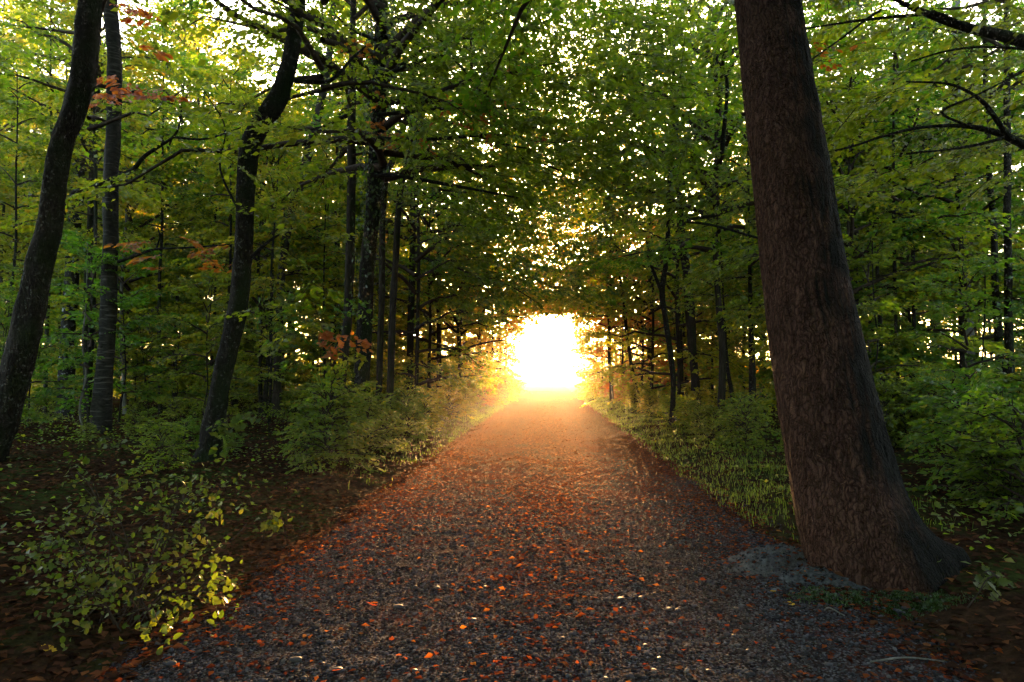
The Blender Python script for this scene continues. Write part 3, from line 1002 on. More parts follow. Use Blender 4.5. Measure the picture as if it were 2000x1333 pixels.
# ---- right of the track
t, loc, b = hero_tree("sinuous_sapling", "tall wavy dark sapling with a short broken fork on the grassy verge",
                      [(1312, 840, 13), (1314, 790, 12), (1315, 740, 12), (1309, 690, 12), (1302, 640, 12), (1294, 580, 12), (1296, 545, 12), (1302, 510, 11), (1305, 450, 10), (1306, 380, 9), (1310, 300, 8), (1314, 220, 6)], 19.5, M_BARK_DARK, 3, 41, 0.3, 12, 60)
hero_branch(t, b, [(1293, 572, 9), (1284, 550, 7), (1276, 530, 6), (1272, 520, 4)], 19.5, M_BARK_DARK, 6, 20)
hero_crown(t, b, loc, 10.5, 6.0, 2.0, 12, 7, 1.0, 50, 0.10, 410)
t, loc, b = hero_tree("rough_tree", "rough dark trunk standing just behind the wavy sapling",
                      [(1359, 800, 24), (1357, 740, 20), (1352, 680, 19), (1347, 600, 20), (1340, 530, 18), (1333, 470, 16), (1327, 400, 15), (1322, 320, 13), (1318, 200, 11)], 24.0, M_BARK, 4, 42, 0.3, 14, 60, amp=0.14)
hero_crown(t, b, loc, 13, 7.0, 3.0, 16, 8, 1.4, 50, 0.12, 420)
g = np.random.default_rng(14)
for k, (pts, lab, dd, mt) in enumerate([
    ([(1195, 790, 9), (1193, 740, 8), (1189, 690, 7), (1190, 640, 7), (1187, 600, 6), (1186, 520, 5)], "thin bent stem nearest the bright opening on the grassy side", 36.0, M_BARK_DARK),
    ([(1244, 800, 9), (1240, 755, 9), (1231, 700, 8), (1223, 640, 8), (1219, 600, 6), (1205, 500, 5)], "thin stem leaning back beside the bent stem near the opening", 31.0, M_BARK_DARK),
    ([(1758, 850, 9), (1752, 700, 8), (1748, 560, 8), (1746, 433, 7), (1745, 250, 5), (1746, 80, 4)], "very straight thin pole tree just behind the massive trunk", 16.0, M_BARK_DARK),
    ([(1688, 800, 11), (1677, 690, 9), (1673, 560, 9), (1668, 433, 8), (1664, 300, 6), (1660, 100, 4)], "thin stem showing right behind the edge of the massive trunk", 18.0, M_BARK_DARK),
    ([(1790, 830, 9), (1786, 690, 8), (1784, 560, 8), (1782, 433, 7), (1778, 250, 5)], "thin dark pole tree in front of the pale gaps to the field", 17.5, M_BARK_DARK),
    ([(1832, 790, 26), (1830, 710, 22), (1827, 620, 21), (1823, 540, 19), (1818, 430, 16), (1812, 300, 13), (1808, 100, 10)], "mid grey trunk before the pale gaps to the field", 27.0, M_BARK_PALE),
    ([(1893, 800, 36), (1891, 740, 31), (1886, 620, 29), (1881, 500, 26), (1878, 400, 24), (1874, 290, 23), (1870, 150, 20), (1868, 0, 16)], "broad pale grey trunk, the stoutest of those behind the massive leaning one", 22.0, M_BARK_PALE),
    ([(1966, 850, 18), (1956, 740, 17), (1952, 690, 17), (1944, 560, 15), (1940, 433, 14), (1932, 330, 13), (1926, 200, 11), (1922, 0, 8)], "dark upright trunk, first of a close pair at the edge of the wood", 15.5, M_BARK_DARK),
    ([(1982, 890, 20), (1973, 760, 18), (1970, 600, 17), (1968, 433, 16), (1967, 250, 14), (1966, 80, 11)], "dark upright trunk, the nearer of a close pair at the edge of the wood", 14.5, M_BARK_DARK),
    ([(1712, 800, 8), (1708, 690, 7), (1704, 600, 6), (1700, 480, 5), (1690, 350, 4)], "crooked thin stem deep behind the massive trunk", 22.0, M_BARK),
    ([(1434, 800, 11), (1428, 760, 9), (1421, 720, 8), (1416, 640, 6)], "short dark leaning stem in the shade left of the massive trunk", 22.0, M_BARK_DARK),
    ([(1470, 800, 15), (1469, 750, 14), (1468, 700, 12), (1466, 620, 10), (1464, 500, 8)], "dark stump like stem in deep shade close to the massive trunk", 20.0, M_BARK_DARK),
]):
    t, loc, b = hero_tree("pole_tree", lab, pts, dd, mt, 4, 60 + k, 0.25, 12, 50, group="trees right of the track")
    hero_crown(t, b, loc, 10 + 4 * (k in (5, 6, 7, 8)), 3.6 if k not in (5, 6, 7, 8) else 6.0, 2.2 + 0.8 * (k in (5, 6)), 14, 7, 1.15, 44, 0.105, 430 + k)

# ---- tree just out of view whose boughs reach in over the right
bx = at(2120, 900, 9.5)
P = np.array([[bx[0], bx[1], -0.2], [bx[0] + .05, bx[1], 2.5], [bx[0] - .05, bx[1], 5.5], [bx[0], bx[1] + .1, 9], [bx[0], bx[1], 13]])
base = np.array([bx[0], bx[1], float(surf_z(bx[0], bx[1]))])
t = thing("spreading_tree", "tree at the wood edge whose long dark boughs reach in above the pale trunks", "tree", base)
link("trunk", trunk_mesh("spreading trunk", P - base, np.array([.26, .24, .22, .17, .05]), M_BARK_DARK, 16, 50, 91), t)
for k, pts in enumerate([
    [(2110, 125, 26), (2040, 96, 24), (2000, 82, 23), (1950, 68, 21), (1900, 57, 18), (1850, 42, 15), (1810, 27, 12), (1770, 10, 9), (1730, -12, 7)],
    [(1885, 52, 10), (1830, 28, 9), (1780, 30, 7), (1700, 38, 5.5), (1640, 46, 4.5), (1570, 57, 3)],
    [(1720, 20, 5), (1690, 40, 5), (1640, 78, 4), (1580, 120, 3)],
    [(2100, 330, 22), (2040, 305, 19), (2000, 284, 17), (1965, 267, 15), (1930, 255, 12), (1895, 248, 10), (1846, 246, 7), (1783, 252, 6), (1720, 268, 5), (1660, 288, 4), (1600, 300, 3)],
    [(1970, 268, 12), (1950, 240, 10), (1925, 205, 8), (1895, 182, 6), (1850, 164, 5), (1770, 160, 3)],
    [(1960, 270, 7), (1900, 285, 6), (1840, 294, 4), (1770, 300, 3)],
    [(1900, 250, 5), (1840, 220, 5), (1900, 190, 4), (1960, 160, 3), (2020, 130, 2)],
    [(2080, 100, 8), (2000, 96, 6), (1920, 92, 5), (1850, 100, 4), (1780, 120, 3)],
]):
    hero_branch(t, base, pts, 9.0 - 0.15 * k, M_BARK_DARK, 8, 80 + k)
g = np.random.default_rng(18)
C = []
for k in range(190):
    px = 1590 + 480 * g.random(); py = -20 + 400 * g.random() ** 1.1
    C.append(at(px, py, 8.3 + 4.5 * g.random()))
leaf_cluster(t, base, "foliage", C, 44, 0.66, 0.085, M_GREEN, 92, True, axis=(-0.8, -0.2, -0.2))
leaf_cluster(t, base, "rust_foliage", [at(x, y, 9.2) for x, y in ((1585, 95), (1605, 85), (1675, 85), (1620, 122), (1590, 110))], 12, 0.28, 0.075, M_RUST, 93)
hero_crown(t, base, P - base, 14, 8.5, 4.0, 14, 8, 1.4, 50, 0.11, 94)

# a beech whose boughs fill the gap left of the massive trunk
bx = at(1405, 830, 17.0)
t = thing("young_beech", "leafy young beech filling the space between wavy sapling and massive trunk", "tree", (bx[0], bx[1], float(surf_z(bx[0], bx[1]))))
base = np.array(t.location)
P = np.array([[0, 0, -.2], [.1, 0, 2], [0, .1, 4.5], [.05, 0, 8], [0, 0, 11]])
link("trunk", trunk_mesh("beech trunk", P, np.array([.1, .09, .075, .05, .015]), M_BARK, 12, 40, 95), t)
C = []
for k in range(230):
    px = 1180 + 300 * g.random(); py = -20 + 640 * g.random()
    if py > 430 and px < 1330: continue
    C.append(at(px, py, 12.5 + 6 * g.random()))
C = [c for c in C if keep_view(c[None])[0]]
g = np.random.default_rng(196)
C += list(np.stack([g.uniform(-2.5, 4.0, 680), g.uniform(10.5, 25, 680), 5.2 + 9.5 * g.random(680)], -1))
hero_crown(t, base, P, 12, 4.2, 4.6, 28, 10, 1.3, 64, 0.11, 99, keep=True)
leaf_cluster(t, base, "foliage", C, 52, 0.85, 0.105, M_GREEN, 96, False, axis=(-0.7, -0.3, -0.25))
hero_branch(t, base, [(1400, 420, 8), (1340, 432, 6), (1390, 440, 5), (1480, 465, 5)], 12.0, M_BARK_DARK, 6, 97)
hero_branch(t, base, [(1455, 90, 3), (1400, 112, 5), (1420, 160, 7), (1410, 300, 9)], 13.0, M_BARK_DARK, 6, 98)

# ------------------------------------------------------------------ trees lining the track: their leaves stop at the clear tunnel
edge_rng = np.random.default_rng(21)
LEFT_EDGE = [(-4.3, 21.5), (-4.6, 26.0), (-4.2, 31.0), (-4.7, 36.0), (-4.3, 41.5), (-4.0, 47.0), (-3.9, 52.5), (-3.9, 58.0)]
RIGHT_EDGE = [(4.6, 25.0), (4.4, 30.5), (4.8, 36.0), (4.5, 42.0), (4.2, 48.0), (4.0, 54.0), (4.1, 60.0)]
for k, (x, y) in enumerate(LEFT_EDGE):
    mt = M_GREEN if y < 24 else (M_YEL if y < 32 else M_GOLD)  # leaves turn golden towards the opening, painting in its glow
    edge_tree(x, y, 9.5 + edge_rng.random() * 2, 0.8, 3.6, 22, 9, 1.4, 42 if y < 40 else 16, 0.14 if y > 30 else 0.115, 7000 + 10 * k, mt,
              "young tree with low boughs lining the left of the track, %s" % ("under the dark overhang" if y < 33 else "halfway to the bright opening" if y < 50 else "golden beside the bright opening"),
              0.15, group="young trees lining the left of the track")
for k, (x, y) in enumerate(RIGHT_EDGE):
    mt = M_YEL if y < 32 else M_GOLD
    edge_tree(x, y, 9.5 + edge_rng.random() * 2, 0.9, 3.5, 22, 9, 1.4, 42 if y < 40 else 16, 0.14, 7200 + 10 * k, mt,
              "young tree with low boughs lining the right of the track, %s" % ("dark green near the wavy sapling" if y < 29 else "halfway to the bright opening" if y < 46 else "golden beside the bright opening"),
              0.15, group="young trees lining the right of the track")
# taller trees that close the arch overhead
for k, (x, y, H, hb, Rr) in enumerate([(-5.4, 33, 15, 5, 5.6), (5.6, 39, 15, 5, 5.2), (-5.8, 46, 16, 5, 6.0), (5.8, 52, 16, 5, 6.0), (-6.0, 57, 17, 5, 6.4), (5.9, 62, 16, 5, 6.2), (-5.2, 25, 14, 5, 5.0), (5.6, 30, 14, 5, 4.8)]):
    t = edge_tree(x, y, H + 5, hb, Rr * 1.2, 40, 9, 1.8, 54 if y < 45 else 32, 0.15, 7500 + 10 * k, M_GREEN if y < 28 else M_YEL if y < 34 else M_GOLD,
              "tall tree arching over the track from the %s, %s" % ("left" if x < 0 else "right", "halfway down" if y < 50 else "golden at the far end"), 0.28, "arching_tree",
              "tall trees arching over the track", ecl=(0.1, 0.7), droop=0.35)
    # boughs that meet above the track
    g = np.random.default_rng(7800 + k)
    m = 420 if y < 40 else 330 if y < 50 else 360
    side = -1 if x < 0 else 1
    X = PCX + side * g.uniform(-2.2, 5.0, m); Y = y + g.uniform(-3.2, 3.2, m)
    Z = 2.6 + 0.079 * Y + ((H + 5) * 0.92 - 2.6 - 0.079 * Y) * g.random(m) ** (1.2 if y < 50 else 1.6)
    leaf_cluster(t, np.array(t.location), "foliage", np.stack([X, Y, Z], -1), 50, 1.5, 0.15 if y < 50 else 0.18, M_GREEN if y < 28 else M_YEL if y < 34 else M_GOLD, 7900 + k, False, axis=(-side * 0.8, -0.2, -0.2))

# low boughs either side of the bright opening, down to the ground
for k, (x, y) in enumerate([(-4.6, 44.0), (-4.4, 50.0), (-4.3, 55.5), (-4.2, 60.5), (4.7, 45.0), (4.5, 51.0), (4.4, 57.0), (4.4, 61.5), (6.4, 33.0), (7.2, 39.0), (6.2, 46.5), (8.6, 44.0), (9.5, 52.0), (-6.4, 39.0), (-7.2, 46.0), (-6.6, 53.5)]):
    g = np.random.default_rng(7950 + k)
    sg = -1 if x < 0 else 1
    P = wander(5.5, g, 0.08); r = np.interp(P[:, 2], [0, 5.5], [0.06, 0.012])
    t = thing("bushy_tree", "bushy low tree near the bright opening on the %s" % ("left" if sg < 0 else "right"), "tree", (x, y, float(surf_z(x, y)) - .02), 0, "bushy low trees near the opening")
    link("trunk", trunk_mesh("bushy trunk", P, r, M_BARK_DARK, 7, 16, 7960 + k, .2), t)
    m = 270
    if abs(x) > 5: m = 130
    X = PCX + sg * (2.2 + g.random(m) ** 1.5 * 5.5) if abs(x) < 5 else x + g.normal(0, 1.7, m); Y = y + g.uniform(-2.2, 2.2, m); Z = 0.25 + 7.0 * g.random(m) ** 1.15
    C = np.stack([X, Y, Z], -1); C = C[tunnel(C)]
    if (x, y) == (4.4, 61.5):            # sprigs reaching into the opening
        C = np.vstack([C, np.stack([g.uniform(1.7, 3.0, 34), g.uniform(55, 61, 34), g.uniform(3.6, 5.4, 34)], -1)])
    if (x, y) == (-4.2, 60.5):
        C = np.vstack([C, np.stack([-1.2 - 1.9 * g.random(40), g.uniform(55, 61, 40), g.uniform(5.2, 7.2, 40)], -1)])
    leaf_cluster(t, np.array(t.location), "crown", C, 44, 1.0, 0.14, (M_GOLD if k % 4 else M_YEL) if abs(x) < 5 else M_YEL, 7970 + k, False, axis=(-sg * 0.7, -0.3, -0.1))

# ------------------------------------------------------------------ the depth of the wood
wood = np.random.default_rng(31)
PLACED = []


def free(x, y, dmin):
    for a, b in PLACED:
        if (a - x) ** 2 + (b - y) ** 2 < dmin * dmin:
            return False
    PLACED.append((x, y))
    return True


def scatter(n, xr, yr, dmin, fn, seed, thick=False):
    g = np.random.default_rng(seed)
    c = 0; tries = 0
    while c < n and tries < n * 60:
        tries += 1
        x = g.uniform(*xr); y = g.uniform(*yr)
        if abs(x) > 0.80 * y + 4: continue
        if abs(x) < 6.2: continue
        if abs(x) < 14 and y > 41 and not thick: continue          # the wood thins out towards the field
        if free(x, y, dmin):
            fn(c, x, y, g); c += 1


def put(key, name, label, group, mats, smin, smax):
    def fn(i, x, y, g):
        mat = mats[int(g.integers(0, len(mats)))]
        stand_tree(key, int(g.integers(0, 8)), x, y, g.uniform(smin, smax), g.uniform(0, 6.28), mat, name, label, group,
                   bark=[None, M_BARK_DARK, M_BARK_DARK if key == "pole" else M_BARK_PALE][int(g.integers(0, 3))])
    return fn


scatter(24, (-36, -6), (27, 50), 2.8, put("tall", "tall_tree", "tall slim tree deep in the wood left of the track", "tall trees in the wood left of the track", [M_YEL, M_YEL, M_YEL, M_GREEN], 0.75, 1.1), 41)
scatter(8, (-40, -6.5), (48, 62), 3.2, put("tall", "tall_tree", "tall yellowing tree far back in the wood left of the track", "far trees in the wood left of the track", [M_YEL, M_GOLD, M_YEL], 0.8, 1.15), 42)
scatter(30, (-28, -6), (20, 50), 2.5, put("young", "young_tree", "leafy young tree in the wood left of the track", "young trees in the wood left of the track", [M_YEL, M_YEL, M_YEL, M_GREEN], 0.7, 1.15), 43)
scatter(16, (7, 24), (20, 50), 2.6, put("tall", "tall_tree", "tall slim tree deep in the wood right of the track", "tall trees in the wood right of the track", [M_GREEN, M_GREEN, M_YEL], 0.75, 1.1), 44)
scatter(9, (6.5, 28), (48, 62), 3.0, put("tall", "tall_tree", "tall yellowing tree far back in the wood right of the track", "far trees in the wood right of the track", [M_YEL, M_GOLD, M_GREEN], 0.8, 1.15), 45)
scatter(22, (6.3, 24), (15, 52), 2.2, put("young", "young_tree", "leafy young tree in the wood right of the track", "young trees in the wood right of the track", [M_GREEN, M_GREEN, M_YEL], 0.65, 1.1), 46)


scatter(46, (-30, -5.2), (13, 48), 1.3, put("pole", "pole_tree", "slender pole tree in the wood left of the track", "pole trees left of the track", [M_GREEN, M_YEL], 0.7, 1.15), 49)
scatter(30, (5.4, 22), (13, 46), 1.3, put("pole", "pole_tree", "slender pole tree in the wood right of the track", "pole trees right of the track", [M_GREEN, M_YEL], 0.7, 1.15), 50)
scatter(7, (-38, -20), (28, 50), 2.4, put("tall", "tall_tree", "tall slim tree deep in the wood left of the track", "tall trees in the wood left of the track", [M_YEL], 0.9, 1.15), 51)


for k, (xr, side) in enumerate((((-15, -6.2), "left"), ((6.2, 16), "right"))):
    scatter((3, 6)[k], xr, (42, 61), 2.0, put("tall", "tall_tree", "tall golden tree near the far end of the wood on the %s" % side, "golden trees near the far end", [M_GOLD, M_GOLD, M_YEL], 0.7, 0.95), 52 + k, True)
    scatter((6, 9)[k], xr, (42, 61), 1.7, put("young", "young_tree", "young golden tree near the far end of the wood on the %s" % side, "young golden trees near the far end", [M_GOLD, M_GOLD, M_YEL], 0.8, 1.2), 54 + k, True)


def put_sap(label, group, mats):
    return put("sapling", "sapling", label, group, mats, 0.5, 1.0)


scatter(44, (-18, -5), (12, 34), 1.1, put_sap("low green sapling among the dark trunks left of the track", "saplings among the dark trunks", [M_GREEN, M_GREEN, M_SHRUB]), 47)
scatter(18, (5, 18), (9, 30), 1.1, put_sap("low green sapling in the wood behind the massive trunk", "saplings behind the massive trunk", [M_GREEN, M_SHRUB]), 48)

for k, (x, y) in enumerate([(-6.5, -1), (6.8, -2), (-5.2, -7), (5.4, -8), (-9.5, 3), (9.5, 2), (-4.8, -13), (5.2, -15), (-11, -6), (11, -6), (-5.4, -20), (6, -22), (-7.6, 6.2), (8.4, 7.0), (0.8, -27), (-13, 7), (-6.0, 2.2), (6.2, 1.0), (-4.4, -4), (4.2, -5), (-4.2, -10), (4.6, -11.5), (-7.2, 4.4), (7.4, 4.6), (-9.5, -2), (9, -4), (-3.8, -17), (3.6, -19)]):
    stand_tree("tall", k, x, y, 0.95 + 0.04 * (k % 5), k * 1.3, M_GREEN, "tall_tree", "added tall tree shading the near end of the track", "added trees shading the near end of the track")  # added round the camera for the shade they cast on the near track

for k, (x, y) in enumerate([(-4.2, -5.5), (4.4, -6.5), (-7, -4.5), (7.5, -5), (-5.5, -9), (5.8, -10), (-9, -8), (9.5, -9), (-4, -14), (4.2, -15), (-2.4, -21), (0.4, -23), (2.8, -21.5), (-12, -3), (12.5, -3), (-7, -13), (7, -14), (-11, 1.5), (11, 0.5), (-4.6, -18), (4.8, -19)]):
    stand_tree("young", k, x, y, 0.9 + 0.05 * (k % 4), k * 1.7, M_GREEN, "young_tree", "unseen young tree added to block light from behind the camera", "unseen young trees added to shade the near end of the track")  # out of view, added to keep light from behind off the foreground

# ------------------------------------------------------------------ undergrowth
SHRUBS = []
for c in range(5):
    g = np.random.default_rng(5000 + c)
    me = crown_mesh("shrub foliage", 1.25, 0.08, 0.72, 22, 4, 0.42, 30, 0.062, 5100 + c, True, M_SHRUB, limb_r=0.006, ecl=(0.5, 1.2), droop=0.5)
    SHRUBS.append(me)


def shrub(x, y, s, rz, label, group, mat=None, zs=1.0, i=0):
    t = link("shrub", SHRUBS[i % 5], None, (x, y, float(surf_z(x, y)) - 0.03), (0, 0, rz))
    t.scale = (s, s, s * zs)
    tag(t, label, "shrub", group)
    if mat is not None:
        t.material_slots[0].link = 'OBJECT'
        t.material_slots[0].material = mat
    return t


g = np.random.default_rng(61)
n_sh = 0
for k in range(58):                      # along the left bank
    y = 10.5 + 56 * (k / 58) ** 1.25
    x = -2.95 - 0.9 * g.random() - 0.2
    shrub(x, y, g.uniform(0.55, 1.0) * (1 + 0.006 * y), g.uniform(0, 6.28),
          "bushy green shrub on the left bank of the track, " + ("before the ivy trunk" if y < 18 else "further along towards the light"),
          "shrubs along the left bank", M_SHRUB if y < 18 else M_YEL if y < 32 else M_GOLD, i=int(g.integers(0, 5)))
for k in range(48):                      # along the right verge
    y = 9.5 + 58 * (k / 48) ** 1.2
    x = 3.5 + 1.1 * g.random()
    shrub(x, y, g.uniform(0.4, 0.8) * (1 + 0.006 * y), g.uniform(0, 6.28),
          "low green shrub behind the grass verge on the right of the track, " + ("near the massive trunk" if y < 18 else "further along towards the light"),
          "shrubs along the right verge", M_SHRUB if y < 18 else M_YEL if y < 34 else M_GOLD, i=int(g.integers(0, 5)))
for k in range(46):                      # thicket behind the massive trunk
    y = 5.6 + 9 * g.random(); x = 3.9 + 5.0 * g.random() + 0.25 * (y - 5)
    shrub(x, y, g.uniform(0.6, 1.15), g.uniform(0, 6.28), "leafy green shrub in the thicket to the right of the massive trunk", "shrubs in the right hand thicket",
          M_GREEN if k % 2 else M_SHRUB, i=int(g.integers(0, 5)))
for k in range(34):                      # shady floor on the left
    y = 9 + 20 * g.random(); x = -4.6 - 12 * g.random()
    if abs(x) > 0.8 * y + 3: continue
    shrub(x, y, g.uniform(0.25, 0.6), g.uniform(0, 6.28), "low dark shrub on the shady floor among the left trunks", "shrubs on the shady floor", M_GREEN if k % 3 else M_SHRUB, i=int(g.integers(0, 5)))

for k in range(120):                      # undergrowth at the far edge of the wood
    x = -40 + 70 * (k + g.random()) / 120; y = 50 + 13 * g.random()
    if abs(x) < 5.5: continue
    shrub(x, y, g.uniform(1.3, 2.3), g.uniform(0, 6.28), "tall bush closing off the far edge of the wood on the " + ("left" if x < 0 else "right"), "bushes along the far edge of the wood", M_YEL, 1.0, i=int(g.integers(0, 5)))

# ground cover, grass, fallen leaves: nobody could count these
def scatter_pts(n, xr, yr, g, dens=None, ypow=1.0):
    x = g.uniform(xr[0], xr[1], n); y = yr[0] + (yr[1] - yr[0]) * g.random(n) ** ypow
    if dens is not None:
        k = g.random(n) < dens(x, y)
        x, y = x[k], y[k]
    return x, y


g = np.random.default_rng(71)
xa, ya = scatter_pts(90000, (-16, 14), (5.0, 48), g, lambda x, y: smooth(2.3, 3.6, np.abs(x - PCX)) * (np.abs(x) < 0.8 * y + 2) * np.clip(0.45 + 0.9 * wav(x, y, 0.55, 6, 4), 0.0, 1) * np.where((x < 0) & (y < 10.5), 0.35, 1.0), 1.4)
n = len(xa)
za = surf_z(xa, ya) + np.abs(g.normal(0.10, 0.10, n))
V, polys, A = leaf_batch(np.stack([xa, ya, za], -1), np.stack([g.normal(0, 1, n), g.normal(0, 1, n), g.normal(0.1, .3, n)], -1), np.array([0, 0, 1.0]) + g.normal(0, .4, (n, 3)), g.uniform(.04, .085, n), False, g)
tag(link("ground_cover", make_mesh("ground cover", V, polys, [M_SHRUB], None, A)), "low leafy ground cover over the forest floor", kind="stuff")

g = np.random.default_rng(72)
def gdens(x, y):
    e = np.abs(x - PCX)
    right = (x > 0) * smooth(1.95, 2.35, e) * smooth(4.6, 3.2, e) * smooth(6.2, 8.0, y)
    left = (x < 0) * smooth(2.05, 2.6, e) * smooth(3.6, 2.9, e) * smooth(8, 16, y) * 0.6
    return np.clip(right + left, 0, 1) * np.clip(0.7 + 0.6 * wav(x, y, 1.3, 6, 2), 0.1, 1)
xa, ya = scatter_pts(190000, (-4.2, 5.0), (5, 70), g, gdens, 1.5)
n = len(xa)
h = g.uniform(0.03, 0.10, n) * (1 + 0.35 * wav(xa, ya, 2.2, 6, 5)); a = g.uniform(0, 6.28, n); ln = g.uniform(0.1, 0.7, n)
bz = surf_z(xa, ya) - 0.01
dx, dy = np.cos(a), np.sin(a)
w = 0.004 + 0.00016 * ya
P0 = np.stack([xa - dy * w, ya + dx * w, bz], -1); P1 = np.stack([xa + dy * w, ya - dx * w, bz], -1)
mid = np.stack([xa + dx * ln * h * .35, ya + dy * ln * h * .35, bz + h * .62], -1)
P2 = mid + np.stack([dy * w * .7, -dx * w * .7, 0 * w], -1); P3 = mid - np.stack([dy * w * .7, -dx * w * .7, 0 * w], -1)
P4 = np.stack([xa + dx * ln * h, ya + dy * ln * h, bz + h * (1 - .25 * ln)], -1)
V = np.stack([P0, P1, P2, P3, P4], 1).reshape(-1, 3)
bs = (np.arange(n) * 5)[:, None]
r = np.clip(g.beta(2, 2.5, n), 0, 1)
tag(link("grass", make_mesh("grass", V, [bs + np.array([[0, 1, 2, 3]]), bs + np.array([[3, 2, 4]])], [M_GRASS], None, [r, r])), "fine green grass along the verges of the track", kind="stuff")

g = np.random.default_rng(73)
def litter(n, xr, yr, dens, ypow, smin, smax, g):
    x, y = scatter_pts(n, xr, yr, g, dens, ypow)
    m = len(x)
    z = surf_z(x, y) + g.uniform(0.004, 0.022, m)
    a = g.uniform(0, 6.28, m)
    nor = np.stack([g.normal(0, .24, m), g.normal(0, .24, m), np.ones(m)], -1)
    return np.stack([x, y, z], -1), np.stack([np.cos(a), np.sin(a), g.normal(0, .12, m)], -1), nor, g.uniform(smin, smax, m)
def on_path(x, y):
    e = np.abs(x - PCX)
    rut = np.exp(-((e - 0.95) / 0.4) ** 2)
    return (e < 2.3) * np.clip(smooth(3.0, 11, y) * 0.95 + 0.07 + 0.30 * smooth(1.1, 2.0, e) + 0.22 * np.exp(-(e / .35) ** 2), 0, 1) * (1 - 0.72 * rut * smooth(60, 8, y)) * np.clip(0.75 + 0.55 * wav(x, y, 1.2, 6, 11), 0.1, 1)
def on_floor(x, y):
    e = np.abs(x - PCX)
    return (e > 2.0) * (np.abs(x) < 0.8 * y + 2.2) * np.clip(0.8 + 0.4 * wav(x, y, 0.9, 6, 13), .1, 1) * np.where(x > 0, 0.5, 1.0)
a1 = litter(170000, (-2.5, 2.4), (2.6, 72), on_path, 1.25, 0.026, 0.056, g)
a2 = litter(190000, (-13, 11), (2.6, 22), on_floor, 1.5, 0.045, 0.09, g)
V, polys, A = leaf_batch(*a1, False, g)
tag(link("fallen_leaves", make_mesh("fallen leaves", V, polys, [M_LITTER], None, A)), "rusty red leaf litter over the gravel track", kind="stuff")
V, polys, A = leaf_batch(*a2, False, g)
tag(link("leaf_litter", make_mesh("leaf litter", V, polys, [M_MAST], None, A)), "dark brown leaf litter over the forest floor", kind="stuff")


def gravel():
    g = np.random.default_rng(74)
    x, y = scatter_pts(125000, (-2.7, 3.1), (2.5, 13), g, lambda x, y: smooth(2.6, 1.9, np.abs(x - PCX)) * np.clip(0.75 + 0.5 * wav(x, y, 1.1, 6, 15), 0.15, 1) * (1 - 0.92 * smooth(5.5, 12, y)), 1.35)
    n = len(x)
    s = np.clip(g.lognormal(-5.1, 0.40, n), 0.003, 0.020)
    z = surf_z(x, y) + s * 0.15
    me = bpy.data.meshes.new("gravel points")
    me.vertices.add(n)
    me.vertices.foreach_set("co", np.stack([x, y, z], -1).astype(np.float32).ravel())
    def va(nm, typ, arr, key):
        a = me.attributes.new(nm, typ, 'POINT'); a.data.foreach_set(key, np.asarray(arr, np.float32).ravel())
    va("sc", 'FLOAT_VECTOR', np.stack([s * g.uniform(.8, 1.5, n), s * g.uniform(.7, 1.1, n), s * g.uniform(.45, .8, n)], -1), "vector")
    va("rt", 'FLOAT_VECTOR', np.stack([g.normal(0, .25, n), g.normal(0, .25, n), g.uniform(0, 6.28, n)], -1), "vector")
    va("tone", 'FLOAT', np.clip(g.beta(1.7, 2.1, n), 0, 1), "value")
    o = link("gravel", me)
    tag(o, "loose grey pebbles covering the near part of the track", kind="stuff")
    ng = bpy.data.node_groups.new("gravel", 'GeometryNodeTree')
    ng.interface.new_socket("Geometry", in_out='INPUT', socket_type='NodeSocketGeometry')
    ng.interface.new_socket("Geometry", in_out='OUTPUT', socket_type='NodeSocketGeometry')
    A = lambda t: ng.nodes.new(t)
    gi, go = A("NodeGroupInput"), A("NodeGroupOutput")
    ico = A("GeometryNodeMeshIcoSphere"); ico.inputs["Radius"].default_value = 1.0; ico.inputs["Subdivisions"].default_value = 2
    nz = A("ShaderNodeTexNoise"); nz.inputs["Scale"].default_value = 0.9
    off = A("ShaderNodeVectorMath"); off.operation = 'MULTIPLY_ADD'
    off.inputs[1].default_value = (0.7, 0.7, 0.7); off.inputs[2].default_value = (-0.35, -0.35, -0.35)
    sp = A("GeometryNodeSetPosition"); sm = A("GeometryNodeSetShadeSmooth"); mt = A("GeometryNodeSetMaterial")
    mt.inputs["Material"].default_value = M_PEBBLE
    iop = A("GeometryNodeInstanceOnPoints")
    a1 = A("GeometryNodeInputNamedAttribute"); a1.data_type = 'FLOAT_VECTOR'; a1.inputs[0].default_value = "sc"
    a2 = A("GeometryNodeInputNamedAttribute"); a2.data_type = 'FLOAT_VECTOR'; a2.inputs[0].default_value = "rt"
    e2r = A("FunctionNodeEulerToRotation")
    Lk = ng.links.new
    Lk(gi.outputs[0], iop.inputs["Points"])
    Lk(nz.outputs["Color"], off.inputs[0]); Lk(off.outputs[0], sp.inputs["Offset"])
    Lk(ico.outputs["Mesh"], sp.inputs["Geometry"]); Lk(sp.outputs[0], sm.inputs[0]); Lk(sm.outputs[0], mt.inputs["Geometry"])
    Lk(mt.outputs[0], iop.inputs["Instance"])
    Lk(a1.outputs[0], iop.inputs["Scale"])
    Lk(a2.outputs[0], e2r.inputs[0]); Lk(e2r.outputs[0], iop.inputs["Rotation"])
    Lk(iop.outputs[0], go.inputs[0])
    md = o.modifiers.new("gravel", 'NODES')
    md.node_group = ng


gravel()

